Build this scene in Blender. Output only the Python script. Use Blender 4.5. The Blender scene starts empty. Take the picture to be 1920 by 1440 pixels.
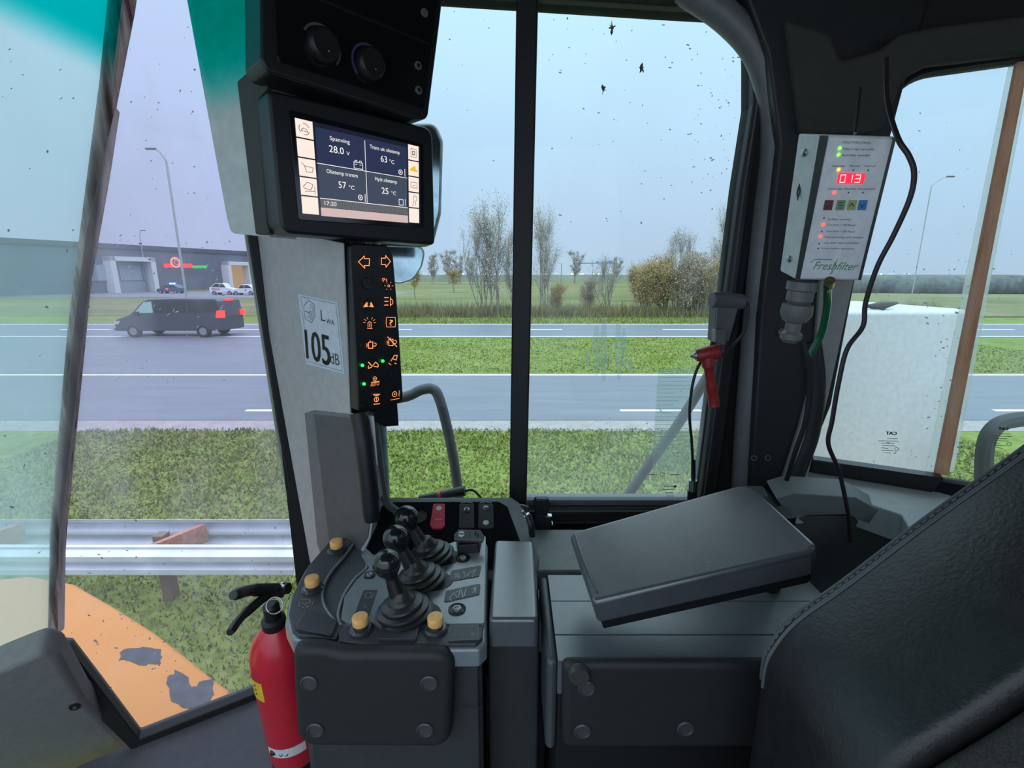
import bpy, bmesh, math, random
import numpy as np
from mathutils import Vector, Matrix
random.seed(7); RNG = np.random.default_rng(7)
S = bpy.context.scene; COL = S.collection
# ------------------------------------------------------------------ camera, sky, exposure
EYE = Vector((0, 0, 3.2)); PITCH = math.radians(12.8); FPX = 900.0
cam = bpy.data.cameras.new('camera'); cam_o = bpy.data.objects.new('camera', cam); COL.objects.link(cam_o)
cam.sensor_width = 36; cam.lens = FPX / 1920 * 36; cam.clip_start = 0.02; cam.clip_end = 2000
cam_o.location = EYE; cam_o.rotation_euler = (math.radians(90) - PITCH, 0, 0)
S.camera = cam_o
S.view_settings.view_transform = 'Standard'; S.view_settings.look = 'None'
S.view_settings.exposure = 0.0; S.view_settings.gamma = 1.0; S.view_settings.use_curve_mapping = False
W = bpy.data.worlds.new('overcast_sky'); S.world = W; W.use_nodes = True
nt = W.node_tree; nt.nodes.clear()
wo = nt.nodes.new('ShaderNodeOutputWorld'); bg = nt.nodes.new('ShaderNodeBackground')
tc = nt.nodes.new('ShaderNodeTexCoord'); sep = nt.nodes.new('ShaderNodeSeparateXYZ')
rmp = nt.nodes.new('ShaderNodeValToRGB')
nt.links.new(tc.outputs['Generated'], sep.inputs[0]); nt.links.new(sep.outputs['Z'], rmp.inputs[0])
e = rmp.color_ramp.elements
e[0].position = 0.0; e[0].color = (0.58, 0.68, 0.86, 1)
e[1].position = 1.0; e[1].color = (2.4, 2.75, 2.95, 1)
for p, c in ((0.10, (0.60, 0.73, 0.94)), (0.25, (0.64, 0.83, 1.05)), (0.44, (0.70, 0.95, 1.14)), (0.56, (1.8, 2.15, 2.35))):
    q = e.new(p); q.color = (*c, 1)
# cloud variation, and the brighter half of the sky lies behind the cab (-Y)
nz = nt.nodes.new('ShaderNodeTexNoise'); nz.inputs['Scale'].default_value = 1.6; nz.inputs['Detail'].default_value = 3
nt.links.new(tc.outputs['Generated'], nz.inputs['Vector'])
mr = nt.nodes.new('ShaderNodeMapRange'); mr.inputs['To Min'].default_value = 0.94; mr.inputs['To Max'].default_value = 1.05
mr.inputs['From Min'].default_value = 0.3; mr.inputs['From Max'].default_value = 0.7
nt.links.new(nz.outputs['Fac'], mr.inputs['Value'])
my = nt.nodes.new('ShaderNodeMapRange'); my.inputs['From Min'].default_value = 0.1; my.inputs['From Max'].default_value = -0.5
my.inputs['To Min'].default_value = 1.0; my.inputs['To Max'].default_value = 1.35
nt.links.new(sep.outputs['Y'], my.inputs['Value'])
mm = nt.nodes.new('ShaderNodeMath'); mm.operation = 'MULTIPLY'
nt.links.new(mr.outputs[0], mm.inputs[0]); nt.links.new(my.outputs[0], mm.inputs[1])
nt.links.new(rmp.outputs[0], bg.inputs['Color']); nt.links.new(mm.outputs[0], bg.inputs['Strength'])
nt.links.new(bg.outputs[0], wo.inputs[0])

# ------------------------------------------------------------------ pixel -> point helpers (image 1920x1440)
cp, sp_ = math.cos(PITCH), math.sin(PITCH)
def ray(px, py):
    x = (px - 960) / FPX; u = (720 - py) / FPX
    return Vector((x, cp + u * sp_, -sp_ + u * cp))
def PY(px, py, y): r = ray(px, py); return EYE + r * (y / r.y)
def PH(px, py, h): r = ray(px, py); return EYE + r * (h / r.z)
class Pl:
    """a real plane: origin o, axes u and v, normal n (turned towards the eye)"""
    def __init__(s, o, u, v):
        s.o = Vector(o); s.u = Vector(u).normalized(); v = Vector(v)
        s.v = (v - s.u * v.dot(s.u)).normalized(); s.n = s.u.cross(s.v)
        if s.n.dot(EYE - s.o) < 0: s.n = -s.n
    def w(s, a, b, c=0.0): return s.o + s.u * a + s.v * b + s.n * c
    def hit(s, px, py, c=0.0):
        r = ray(px, py); t = (s.o + s.n * c - EYE).dot(s.n) / r.dot(s.n); return EYE + r * t
    def loc(s, px, py, c=0.0):
        q = s.hit(px, py, c) - s.o; return (q.dot(s.u), q.dot(s.v))
    def locs(s, pts, c=0.0): return [s.loc(x, y, c) for x, y in pts]

# ------------------------------------------------------------------ mesh helpers
def rpoly(pts, r, seg=5):
    """round the corners of a 2D polygon; r number or list"""
    out = []; n = len(pts)
    for i in range(n):
        p0, p1, p2 = (Vector(pts[i - 1]).to_2d(), Vector(pts[i]).to_2d(), Vector(pts[(i + 1) % n]).to_2d())
        ri = r[i] if isinstance(r, (list, tuple)) else r
        a, b = p0 - p1, p2 - p1
        la, lb = a.length, b.length
        if ri <= 0 or la < 1e-9 or lb < 1e-9: out.append(tuple(p1)); continue
        a /= la; b /= lb
        ang = math.acos(max(-1, min(1, a.dot(b))))
        if ang > 3.1: out.append(tuple(p1)); continue
        d = min(ri / math.tan(ang / 2), la * 0.49, lb * 0.49)
        s, t = p1 + a * d, p1 + b * d
        for k in range(seg + 1):
            f = k / seg
            out.append(tuple(s * (1 - f) ** 2 + p1 * 2 * f * (1 - f) + t * f * f))
    return out
def prism(bm, pl, pts, c0, c1, taper=0.0):
    """polygon pts on plane pl from offset c0 (back) to c1 (front)"""
    cx = sum(p[0] for p in pts) / len(pts); cy = sum(p[1] for p in pts) / len(pts)
    k = 1 - taper
    a = [bm.verts.new(pl.w(x, y, c0)) for x, y in pts]
    b = [bm.verts.new(pl.w(cx + (x - cx) * k, cy + (y - cy) * k, c1)) for x, y in pts]
    n = len(pts)
    bm.faces.new(a); bm.faces.new(b)
    for i in range(n): bm.faces.new((a[i], a[(i + 1) % n], b[(i + 1) % n], b[i]))
def plate(bm, pl, outer, holes, c0, c1):
    """plate with holes, thickness c0..c1"""
    loops = [outer] + holes; fr = []; edges = []
    for lp in loops:
        vs = [bm.verts.new(pl.w(x, y, c1)) for x, y in lp]; fr.append(vs)
        for i in range(len(vs)): edges.append(bm.edges.new((vs[i], vs[(i + 1) % len(vs)])))
    res = bmesh.ops.triangle_fill(bm, use_beauty=True, edges=edges)
    faces = [g for g in res['geom'] if isinstance(g, bmesh.types.BMFace)]
    bk = [[bm.verts.new(pl.w(x, y, c0)) for x, y in lp] for lp in loops]
    mp = {}
    for f_, b_ in zip(fr, bk):
        for p, q in zip(f_, b_): mp[p] = q
    for f in faces: bm.faces.new([mp[v] for v in reversed(f.verts)])
    for f_, b_ in zip(fr, bk):
        n = len(f_)
        for i in range(n): bm.faces.new((f_[i], f_[(i + 1) % n], b_[(i + 1) % n], b_[i]))
def box(bm, lo, hi):
    x0, y0, z0 = lo; x1, y1, z1 = hi
    v = [bm.verts.new(p) for p in ((x0, y0, z0), (x1, y0, z0), (x1, y1, z0), (x0, y1, z0), (x0, y0, z1), (x1, y0, z1), (x1, y1, z1), (x0, y1, z1))]
    for f in ((0, 3, 2, 1), (4, 5, 6, 7), (0, 1, 5, 4), (1, 2, 6, 5), (2, 3, 7, 6), (3, 0, 4, 7)): bm.faces.new([v[i] for i in f])
def hexa(bm, q):
    """eight corner points: four of the bottom loop, four of the top loop"""
    v = [bm.verts.new(p) for p in q]
    for f in ((0, 3, 2, 1), (4, 5, 6, 7), (0, 1, 5, 4), (1, 2, 6, 5), (2, 3, 7, 6), (3, 0, 4, 7)): bm.faces.new([v[i] for i in f])
def smooth_path(pts, n=6):
    pts = [Vector(p) for p in pts]; out = []
    if len(pts) < 3: return pts
    P = [pts[0] * 2 - pts[1]] + pts + [pts[-1] * 2 - pts[-2]]
    for i in range(1, len(P) - 2):
        p0, p1, p2, p3 = P[i - 1:i + 3]
        for k in range(n):
            t = k / n
            out.append(0.5 * ((2 * p1) + (p2 - p0) * t + (2 * p0 - 5 * p1 + 4 * p2 - p3) * t * t + (3 * p1 - p0 - 3 * p2 + p3) * t ** 3))
    out.append(pts[-1]); return out
def tube(bm, pts, r, seg=10, caps=True):
    pts = [Vector(p) for p in pts]; n = len(pts)
    rs = r if isinstance(r, (list, tuple)) else [r] * n
    if len(rs) != n:
        m = len(rs); rs = [rs[min(m - 1, int(i * (m - 1) / max(1, n - 1)))] for i in range(n)]
    rings = []; prev = None
    for i in range(n):
        t = (pts[min(n - 1, i + 1)] - pts[max(0, i - 1)]).normalized()
        if prev is None:
            a = t.orthogonal().normalized()
        else:
            a = (prev - t * prev.dot(t)); a = a.normalized() if a.length > 1e-6 else t.orthogonal().normalized()
        prev = a; b = t.cross(a)
        rings.append([bm.verts.new(pts[i] + (a * math.cos(2 * math.pi * k / seg) + b * math.sin(2 * math.pi * k / seg)) * rs[i]) for k in range(seg)])
    for i in range(n - 1):
        for k in range(seg):
            bm.faces.new((rings[i][k], rings[i][(k + 1) % seg], rings[i + 1][(k + 1) % seg], rings[i + 1][k]))
    if caps: bm.faces.new(list(reversed(rings[0]))); bm.faces.new(rings[-1])
def lathe(bm, o, axis, prof, seg=24, sx=1.0, side=None):
    """prof: list of (radius, height along axis)"""
    o = Vector(o); t = Vector(axis).normalized()
    a = Vector(side).normalized() if side is not None else t.orthogonal().normalized()
    a = (a - t * a.dot(t)).normalized(); b = t.cross(a); rings = []
    for r, h in prof:
        if r < 1e-6: rings.append([bm.verts.new(o + t * h)])
        else: rings.append([bm.verts.new(o + t * h + (a * math.cos(2 * math.pi * k / seg) * sx + b * math.sin(2 * math.pi * k / seg)) * r) for k in range(seg)])
    for A, B in zip(rings, rings[1:]):
        for k in range(seg):
            k2 = (k + 1) % seg
            if len(A) == 1 and len(B) == 1: continue
            if len(A) == 1: bm.faces.new((A[0], B[k2], B[k]))
            elif len(B) == 1: bm.faces.new((A[k], A[k2], B[0]))
            else: bm.faces.new((A[k], A[k2], B[k2], B[k]))
    if len(rings[0]) > 1: bm.faces.new(list(reversed(rings[0])))
    if len(rings[-1]) > 1: bm.faces.new(rings[-1])
def ball(bm, c, r, seg=20, sz=1.0):
    lathe(bm, c, (0, 0, 1), [(r * math.sin(math.pi * k / 12), -r * sz * math.cos(math.pi * k / 12)) for k in range(13)], seg)
def disc(bm, pl, c, r, c0, c1, seg=20, ry=None):
    ry = ry or r
    prism(bm, pl, [(c[0] + r * math.cos(2 * math.pi * k / seg), c[1] + ry * math.sin(2 * math.pi * k / seg)) for k in range(seg)], c0, c1)
def ring(bm, pl, c, r0, r1, c0, c1, a0=0, a1=360, seg=24):
    pts_o = [(c[0] + r1 * math.cos(math.radians(a0 + (a1 - a0) * k / seg)), c[1] + r1 * math.sin(math.radians(a0 + (a1 - a0) * k / seg))) for k in range(seg + 1)]
    pts_i = [(c[0] + r0 * math.cos(math.radians(a0 + (a1 - a0) * k / seg)), c[1] + r0 * math.sin(math.radians(a0 + (a1 - a0) * k / seg))) for k in range(seg + 1)]
    V = [[bm.verts.new(pl.w(*p, c)) for p in L] for L in (pts_o, pts_i) for c in (c0, c1)]
    for k in range(seg):
        for A, B in ((V[1], V[3]), (V[0], V[2]), (V[0], V[1]), (V[2], V[3])):
            bm.faces.new((A[k], A[k + 1], B[k + 1], B[k]))
def stroke(bm, pl, pts, w, c):
    """flat line of width w on the plane at offset c; pts are local coordinates"""
    for p, q in zip(pts, pts[1:]):
        p = Vector(p).to_2d(); q = Vector(q).to_2d(); d = q - p
        if d.length < 1e-9: continue
        d.normalize(); m = Vector((-d.y, d.x)) * w / 2; e_ = d * w * 0.3
        vs = [p - e_ + m, p - e_ - m, q + e_ - m, q + e_ + m]
        bm.faces.new([bm.verts.new(pl.w(v.x, v.y, c)) for v in vs])
def flat(bm, pl, pts, c): bm.faces.new([bm.verts.new(pl.w(x, y, c)) for x, y in pts])
def text_into(bm, pl, s, p0, p1, c, h=None, shear=0.0, mirror=False):
    """lettering from local point p0 to p1 along its baseline"""
    cu = bpy.data.curves.new('t', 'FONT'); cu.body = s; cu.resolution_u = 3
    o = bpy.data.objects.new('t', cu); COL.objects.link(o)
    dg = bpy.context.evaluated_depsgraph_get(); dg.update()
    me = bpy.data.meshes.new_from_object(o.evaluated_get(dg))
    xs = [v.co.x for v in me.vertices]
    if not xs: bpy.data.objects.remove(o); return
    x0, x1 = min(xs), max(xs); p0 = Vector(p0); p1 = Vector(p1); d = p1 - p0; L = d.length; d.normalize()
    up = Vector((-d.y, d.x))
    if (up.y < 0) != (False): up = -up
    k = L / (x1 - x0); kh = h / 0.7 if h else k
    vs = []
    for v in me.vertices:
        x = (x1 - v.co.x) if mirror else (v.co.x - x0)
        q = p0 + d * (x * k) + up * (v.co.y * kh) + d * (v.co.y * kh * shear)
        vs.append(bm.verts.new(pl.w(q.x, q.y, c)))
    for f in me.polygons:
        try: bm.faces.new([vs[i] for i in f.vertices])
        except ValueError: pass
    bpy.data.objects.remove(o); bpy.data.curves.remove(cu); bpy.data.meshes.remove(me)
def root_loc(o):
    v = Vector((0, 0, 0))
    while o is not None: v += o.location; o = o.parent
    return v
def obj(name, bm, m, parent=None, bevel=0, smooth=True, seg=2, angle=35, sub=0):
    bmesh.ops.recalc_face_normals(bm, faces=bm.faces)
    me = bpy.data.meshes.new(name)
    if parent is None:
        vs = [v.co for v in bm.verts]
        o0 = Vector(((min(v.x for v in vs) + max(v.x for v in vs)) / 2, (min(v.y for v in vs) + max(v.y for v in vs)) / 2, min(v.z for v in vs)))
    else: o0 = root_loc(parent)
    bmesh.ops.translate(bm, verts=bm.verts, vec=-o0)
    if smooth:
        for f in bm.faces: f.smooth = True
        bm.normal_update(); ca = math.radians(angle)
        for e_ in bm.edges:
            if len(e_.link_faces) != 2 or e_.calc_face_angle(0) > ca: e_.smooth = False
    bm.to_mesh(me); bm.free()
    if m is not None: me.materials.append(m)
    o = bpy.data.objects.new(name, me); COL.objects.link(o)
    if parent is None: o.location = o0
    else: o.parent = parent
    if bevel:
        b = o.modifiers.new('bevel', 'BEVEL'); b.width = bevel; b.segments = seg; b.limit_method = 'ANGLE'; b.angle_limit = math.radians(40)
        b.harden_normals = True
    if sub:
        b = o.modifiers.new('sub', 'SUBSURF'); b.levels = sub; b.render_levels = sub
    return o
def tag(o, label=None, cat=None, group=None, kind=None):
    if label: o['label'] = label
    if cat: o['category'] = cat
    if group: o['group'] = group
    if kind: o['kind'] = kind
    return o
def thing(name, loc, label, cat, group=None):
    o = bpy.data.objects.new(name, None); o.empty_display_size = 0.02; o.location = loc; COL.objects.link(o)
    return tag(o, label, cat, group)
def one(name, fn, m, parent=None, **k):
    bm = bmesh.new(); fn(bm); return obj(name, bm, m, parent, **k)
def struct(name, bm, m, parent=None, **k):
    o = obj(name, bm, m, parent, **k)
    if parent is None: o['kind'] = 'structure'
    return o

# ------------------------------------------------------------------ materials
def srgb(c):
    return tuple(((v / 255) / 12.92 if v <= 10 else (((v / 255) + 0.055) / 1.055) ** 2.4) for v in c)
MATS = {}
def mat(name, col, rough=0.6, var=0.08, scale=60, bump=0.0, bscale=400, metal=0.0, emit=None, es=1.0, spec=0.5, coat=0.0):
    """procedural: a noise varies the colour a little, another makes the grain"""
    if name in MATS: return MATS[name]
    m = bpy.data.materials.new(name); m.use_nodes = True; t = m.node_tree; b = t.nodes['Principled BSDF']
    co = t.nodes.new('ShaderNodeTexCoord'); n = t.nodes.new('ShaderNodeTexNoise'); n.inputs['Scale'].default_value = scale; n.inputs['Detail'].default_value = 4
    t.links.new(co.outputs['Object'], n.inputs['Vector'])
    r = t.nodes.new('ShaderNodeValToRGB'); r.color_ramp.elements[0].position = 0.3; r.color_ramp.elements[1].position = 0.7
    r.color_ramp.elements[0].color = (*[v * (1 - var) for v in col], 1); r.color_ramp.elements[1].color = (*[min(1, v * (1 + var)) for v in col], 1)
    t.links.new(n.outputs['Fac'], r.inputs[0]); t.links.new(r.outputs[0], b.inputs['Base Color'])
    b.inputs['Roughness'].default_value = rough; b.inputs['Metallic'].default_value = metal
    b.inputs['Coat Roughness'].default_value = min(0.5, rough * 0.8); b.inputs['Specular IOR Level'].default_value = spec; b.inputs['Coat Weight'].default_value = coat
    if bump:
        n2 = t.nodes.new('ShaderNodeTexNoise'); n2.inputs['Scale'].default_value = bscale; n2.inputs['Detail'].default_value = 2
        t.links.new(co.outputs['Object'], n2.inputs['Vector'])
        bp = t.nodes.new('ShaderNodeBump'); bp.inputs['Strength'].default_value = bump; bp.inputs['Distance'].default_value = 0.001
        t.links.new(n2.outputs['Fac'], bp.inputs['Height']); t.links.new(bp.outputs[0], b.inputs['Normal'])
    if emit:
        b.inputs['Emission Color'].default_value = (*emit, 1); b.inputs['Emission Strength'].default_value = es
    MATS[name] = m; return m
def glass(name, tint, haze, hcol=(0.8, 0.85, 0.9), hs=3.0, hlo=0.45, hhi=0.75, gloss=0.05, grad=None):
    """window pane: tinted see-through, thin reflection, and dried rain haze by noise; grad=(z0,z1,extra) fogs the lower part"""
    m = bpy.data.materials.new(name); m.use_nodes = True; t = m.node_tree; t.nodes.clear()
    out = t.nodes.new('ShaderNodeOutputMaterial'); tr = t.nodes.new('ShaderNodeBsdfTransparent'); tr.inputs[0].default_value = (*tint, 1)
    gl = t.nodes.new('ShaderNodeBsdfGlossy'); gl.inputs['Roughness'].default_value = 0.02
    fr = t.nodes.new('ShaderNodeFresnel'); fr.inputs[0].default_value = 1.22
    ms = t.nodes.new('ShaderNodeMixShader'); t.links.new(fr.outputs[0], ms.inputs[0]); t.links.new(tr.outputs[0], ms.inputs[1]); t.links.new(gl.outputs[0], ms.inputs[2])
    co = t.nodes.new('ShaderNodeTexCoord'); n = t.nodes.new('ShaderNodeTexNoise'); n.inputs['Scale'].default_value = hs; n.inputs['Detail'].default_value = 5
    mp = t.nodes.new('ShaderNodeMapping'); mp.inputs['Scale'].default_value = (1.6, 1.6, 0.7)
    t.links.new(co.outputs['Object'], mp.inputs[0]); t.links.new(mp.outputs[0], n.inputs['Vector'])
    mr = t.nodes.new('ShaderNodeMapRange'); mr.inputs['From Min'].default_value = hlo; mr.inputs['From Max'].default_value = hhi
    mr.inputs['To Min'].default_value = haze[0]; mr.inputs['To Max'].default_value = haze[1]
    t.links.new(n.outputs['Fac'], mr.inputs['Value']); fac = mr.outputs[0]
    if grad:
        sp = t.nodes.new('ShaderNodeSeparateXYZ'); t.links.new(t.nodes.new('ShaderNodeNewGeometry').outputs['Position'], sp.inputs[0])
        g = t.nodes.new('ShaderNodeMapRange'); g.inputs['From Min'].default_value = grad[0]; g.inputs['From Max'].default_value = grad[1]
        g.inputs['To Min'].default_value = grad[2]; g.inputs['To Max'].default_value = 0
        t.links.new(sp.outputs['Z'], g.inputs['Value'])
        ad = t.nodes.new('ShaderNodeMath'); ad.operation = 'ADD'; ad.use_clamp = True
        t.links.new(fac, ad.inputs[0]); t.links.new(g.outputs[0], ad.inputs[1]); fac = ad.outputs[0]
    tl = t.nodes.new('ShaderNodeBsdfTranslucent'); tl.inputs[0].default_value = (*hcol, 1)
    m2 = t.nodes.new('ShaderNodeMixShader'); t.links.new(fac, m2.inputs[0]); t.links.new(ms.outputs[0], m2.inputs[1]); t.links.new(tl.outputs[0], m2.inputs[2])
    t.links.new(m2.outputs[0], out.inputs[0]); MATS[name] = m; return m
def emis(name, col, s=1.0):
    if name in MATS: return MATS[name]
    m = bpy.data.materials.new(name); m.use_nodes = True; b = m.node_tree.nodes['Principled BSDF']
    b.inputs['Base Color'].default_value = (*[c * 0.3 for c in col], 1); b.inputs['Emission Color'].default_value = (*col, 1); b.inputs['Emission Strength'].default_value = s
    MATS[name] = m; return m
def seep(m, f=0.5):
    """lets daylight glow through thin sealant"""
    t = m.node_tree; b = t.nodes['Principled BSDF']; out = [n for n in t.nodes if n.type == 'OUTPUT_MATERIAL'][0]
    tl = t.nodes.new('ShaderNodeBsdfTranslucent'); mx = t.nodes.new('ShaderNodeMixShader'); mx.inputs[0].default_value = f
    src = b.inputs['Base Color'].links[0].from_socket; t.links.new(src, tl.inputs[0])
    t.links.new(b.outputs[0], mx.inputs[1]); t.links.new(tl.outputs[0], mx.inputs[2]); t.links.new(mx.outputs[0], out.inputs[0]); return m
def ramp_mat(name, stops, scale, rough=0.9, detail=8, stretch=(1, 1, 1), bump=0.0, spec=0.3, scale2=None, mix2=0.5, metal=0):
    m = bpy.data.materials.new(name); m.use_nodes = True; t = m.node_tree; b = t.nodes['Principled BSDF']
    co = t.nodes.new('ShaderNodeTexCoord'); mp = t.nodes.new('ShaderNodeMapping'); mp.inputs['Scale'].default_value = stretch
    t.links.new(co.outputs['Object'], mp.inputs[0])
    n = t.nodes.new('ShaderNodeTexNoise'); n.inputs['Scale'].default_value = scale; n.inputs['Detail'].default_value = detail; n.inputs['Roughness'].default_value = 0.65
    t.links.new(mp.outputs[0], n.inputs['Vector']); fac = n.outputs['Fac']
    if scale2:
        n2 = t.nodes.new('ShaderNodeTexNoise'); n2.inputs['Scale'].default_value = scale2; n2.inputs['Detail'].default_value = 4
        t.links.new(mp.outputs[0], n2.inputs['Vector'])
        mx = t.nodes.new('ShaderNodeMix'); mx.inputs[0].default_value = mix2
        t.links.new(n.outputs['Fac'], mx.inputs[2]); t.links.new(n2.outputs['Fac'], mx.inputs[3]); fac = mx.outputs[0]
    r = t.nodes.new('ShaderNodeValToRGB'); el = r.color_ramp.elements
    el[0].position = stops[0][0]; el[0].color = (*stops[0][1], 1); el[1].position = stops[-1][0]; el[1].color = (*stops[-1][1], 1)
    for p, c in stops[1:-1]: q = el.new(p); q.color = (*c, 1)
    t.links.new(fac, r.inputs[0]); t.links.new(r.outputs[0], b.inputs['Base Color'])
    b.inputs['Roughness'].default_value = rough; b.inputs['Specular IOR Level'].default_value = spec; b.inputs['Metallic'].default_value = metal
    if bump:
        bp = t.nodes.new('ShaderNodeBump'); bp.inputs['Strength'].default_value = bump; t.links.new(fac, bp.inputs['Height']); t.links.new(bp.outputs[0], b.inputs['Normal'])
    MATS[name] = m; return m

M_GREY = mat('grey_plastic', (0.22, 0.225, 0.215), 0.5, bump=0.25, bscale=900)
M_DGREY = mat('dark_grey_plastic', (0.04, 0.043, 0.045), 0.42, bump=0.25, bscale=900)
M_PANEL = mat('console_top_plastic', (0.19, 0.215, 0.235), 0.33, bump=0.12, bscale=1100, spec=1.0, coat=0.3)
M_PANEL2 = mat('console_rim_plastic', (0.045, 0.05, 0.058), 0.42, bump=0.2, bscale=1100)
M_BLACK = mat('black_plastic', (0.011, 0.011, 0.012), 0.4, bump=0.2, bscale=900)
M_DEEP = mat('matt_black_lining', (0.012, 0.012, 0.0115), 0.85, bump=0.3, bscale=500)
M_RUB = mat('black_rubber', (0.012, 0.012, 0.012), 0.55, bump=0.3, bscale=300)
M_GLOSS = mat('glossy_black_panel', (0.008, 0.008, 0.01), 0.15, coat=0.3)
M_BALL = mat('polished_black_knob', (0.012, 0.012, 0.014), 0.22, coat=0.4)
M_ARM = mat('armrest_vinyl', (0.075, 0.08, 0.09), 0.30, bump=0.15, bscale=700, coat=0.7, spec=1.0)
M_STEEL = mat('bright_steel', (0.6, 0.6, 0.6), 0.25, metal=1.0)
M_FRAME = mat('painted_window_frame', (0.02, 0.018, 0.018), 0.35)
M_LEATHER = mat('black_seat_leather', (0.018, 0.017, 0.018), 0.42, var=0.2, bump=0.5, bscale=260)
M_FABRIC = mat('dark_seat_fabric', (0.04, 0.038, 0.036), 0.95, var=0.4, scale=500, bump=0.9, bscale=900)
M_WHITE = mat('white_print', (0.75, 0.76, 0.78), 0.5)
M_INK = mat('black_print', (0.02, 0.02, 0.022), 0.5)
# ------------------------------------------------------------------ cab shell
H = 3.2
FLOOR_H = -0.92; CEIL_H = 0.78
PR = Pl((0, 0.95, H), (1, 0, 0), (0, 0, 1))                     # right side wall of the cab
A0 = Vector((-0.483, 0.95, H)); dB = Vector((1.64, 1, 0)).normalized()
PB = Pl(A0, dB, (0, 0, 1))                                       # front corner pane
seamT, seamB = PB.hit(232, 0), PB.hit(92, 1195)
PA = Pl(seamB, (0.93, 1, 0), seamT - seamB)                      # windscreen pane
R0 = Vector((0.595, 0.90, H)); PRW = Pl(R0, (1, -0.5, 0), (0, 0, 1))   # rear corner wall
# right side wall with its window opening
winpx = [(690, -14), (1245, 21), (1405, 30), (1404, 200), (1380, 352), (1305, 945), (690, 945)]
win = rpoly(PR.locs(winpx), [0.0, 0.02, 0.17, 0.03, 0.02, 0.03, 0.02], 10)
bm = bmesh.new()
outer = [(-0.483, CEIL_H), (0.62, CEIL_H), (0.62, FLOOR_H), (-0.483, FLOOR_H)]
plate(bm, PR, outer, [win], -0.03, 0.0)
wall_r = struct('wall_right', bm, M_DEEP, smooth=False)
def grow(pts, d):
    """offset a closed outline outwards by d"""
    n = len(pts); A = sum(pts[i][0] * pts[(i + 1) % n][1] - pts[(i + 1) % n][0] * pts[i][1] for i in range(n)); s = 1 if A > 0 else -1
    out = []
    for i in range(n):
        p0, p1, p2 = Vector(pts[i - 1]), Vector(pts[i]), Vector(pts[(i + 1) % n])
        a = (p1 - p0); b = (p2 - p1)
        if a.length < 1e-7: a = b
        if b.length < 1e-7: b = a
        a.normalize(); b.normalize(); t = (a + b).normalized(); out.append(tuple(p1 + Vector((t.y, -t.x)) * d * s))
    return out
# window 1: fixed and sliding panes of the right side, each with its rubber surround
w1 = bpy.data.objects.new('window_1', None); w1.location = PR.w(0, -0.48, 0); COL.objects.link(w1); w1['kind'] = 'structure'
bm = bmesh.new(); plate(bm, PR, grow(win, 0.034), [win], -0.028, 0.020); obj('window_frame', bm, M_RUB, w1, bevel=0.006)
bm = bmesh.new(); plate(bm, PR, grow(win, 0.014), [grow(win, 0.004)], 0.018, 0.026); obj('window_seal', bm, M_FRAME, w1, bevel=0.002)
G_SIDE = glass('side_window_glass', (0.90, 0.96, 0.97), (0.0, 0.07), hs=2.2, hlo=0.5, hhi=0.8)
G_SIDE2 = glass('side_window_glass_rear_pane', (0.90, 0.96, 0.96), (0.0, 0.12), hs=2.6, hlo=0.48, hhi=0.8, grad=(2.75, 2.95, 0.10))
gx = PR.loc(972, 500)[0]
left = [p for p in win]; xs = [p[0] for p in win]; zs = [p[1] for p in win]
bm = bmesh.new(); prism(bm, PR, [(min(xs) - .01, min(zs) - .01), (gx, min(zs) - .01), (gx, max(zs) + .01), (min(xs) - .01, max(zs) + .01)], -0.020, -0.0165); obj('fixed_pane', bm, G_SIDE, w1, smooth=False)
rp = [(gx, min(zs) - .01), (gx, max(zs) + .01), (max(xs) + .01, max(zs) + .01), (max(xs) + .01, min(zs) - .01)]
bm = bmesh.new(); prism(bm, PR, rp, -0.012, -0.0085); obj('sliding_pane', bm, G_SIDE2, w1, smooth=False)
bm = bmesh.new(); prism(bm, PR, PR.locs([(968, -6), (1009, -4), (987, 938), (955, 938)]), -0.026, 0.012); obj('centre_bar', bm, M_RUB, w1, bevel=0.004)
bm = bmesh.new(); prism(bm, PR, PR.locs([(985, 936), (1340, 936), (1340, 958), (985, 958)]), -0.03, 0.006); obj('sill_rail', bm, mat('sill_grey', (0.10, 0.10, 0.115), 0.4), w1, bevel=0.003)
bm = bmesh.new()
for y0, y1, c in ((958, 965, .018), (970, 976, .022), (981, 992, .03)): prism(bm, PR, PR.locs([(985, y0), (1340, y0 - 4), (1340, y1 - 4), (985, y1)]), -0.02, c)
obj('slide_track', bm, M_FRAME, w1, bevel=0.002)
# small print and water runs on the sliding pane
bm = bmesh.new()
for i, y in enumerate(range(696, 700, 8)): pass
for i in range(22):
    y = 700 + i * 7.4; x0 = 1236 - i * 0.6; L = random.choice((60, 52, 40, 64, 30))
    stroke(bm, PR, PR.locs([(x0, y), (x0 + L, y)], -0.006), 0.0008, -0.0062)
obj('notice_print', bm, seep(mat('faint_print', (0.45, 0.5, 0.46), 0.6), .7), w1, smooth=False)
bm = bmesh.new()
prism(bm, PR, PR.locs([(1234, 692), (1300, 690), (1292, 885), (1222, 885)], -0.0075), -0.0082, -0.0072)
obj('notice_film', bm, glass('notice_film', (0.93, 0.96, 0.95), (0.12, 0.20), hs=9, hcol=(0.7, 0.76, 0.74)), w1, smooth=False)
bm = bmesh.new()
for x0, x1, y in ((1245, 1268, 912), (1243, 1264, 918), (1248, 1262, 924), (1250, 1264, 930), (1216, 1232, 890), (1256, 1272, 890)):
    stroke(bm, PR, PR.locs([(x0, y), (x1, y)], -0.006), 0.0014, -0.006)
ring(bm, PR, PR.loc(1266, 912, -0.006), 0.001, 0.003, -0.0062, -0.006, seg=10)
stroke(bm, PR, PR.locs([(1238, 886), (1246, 886), (1246, 893), (1238, 893), (1238, 886)], -0.006), 0.0008, -0.006)
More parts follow.
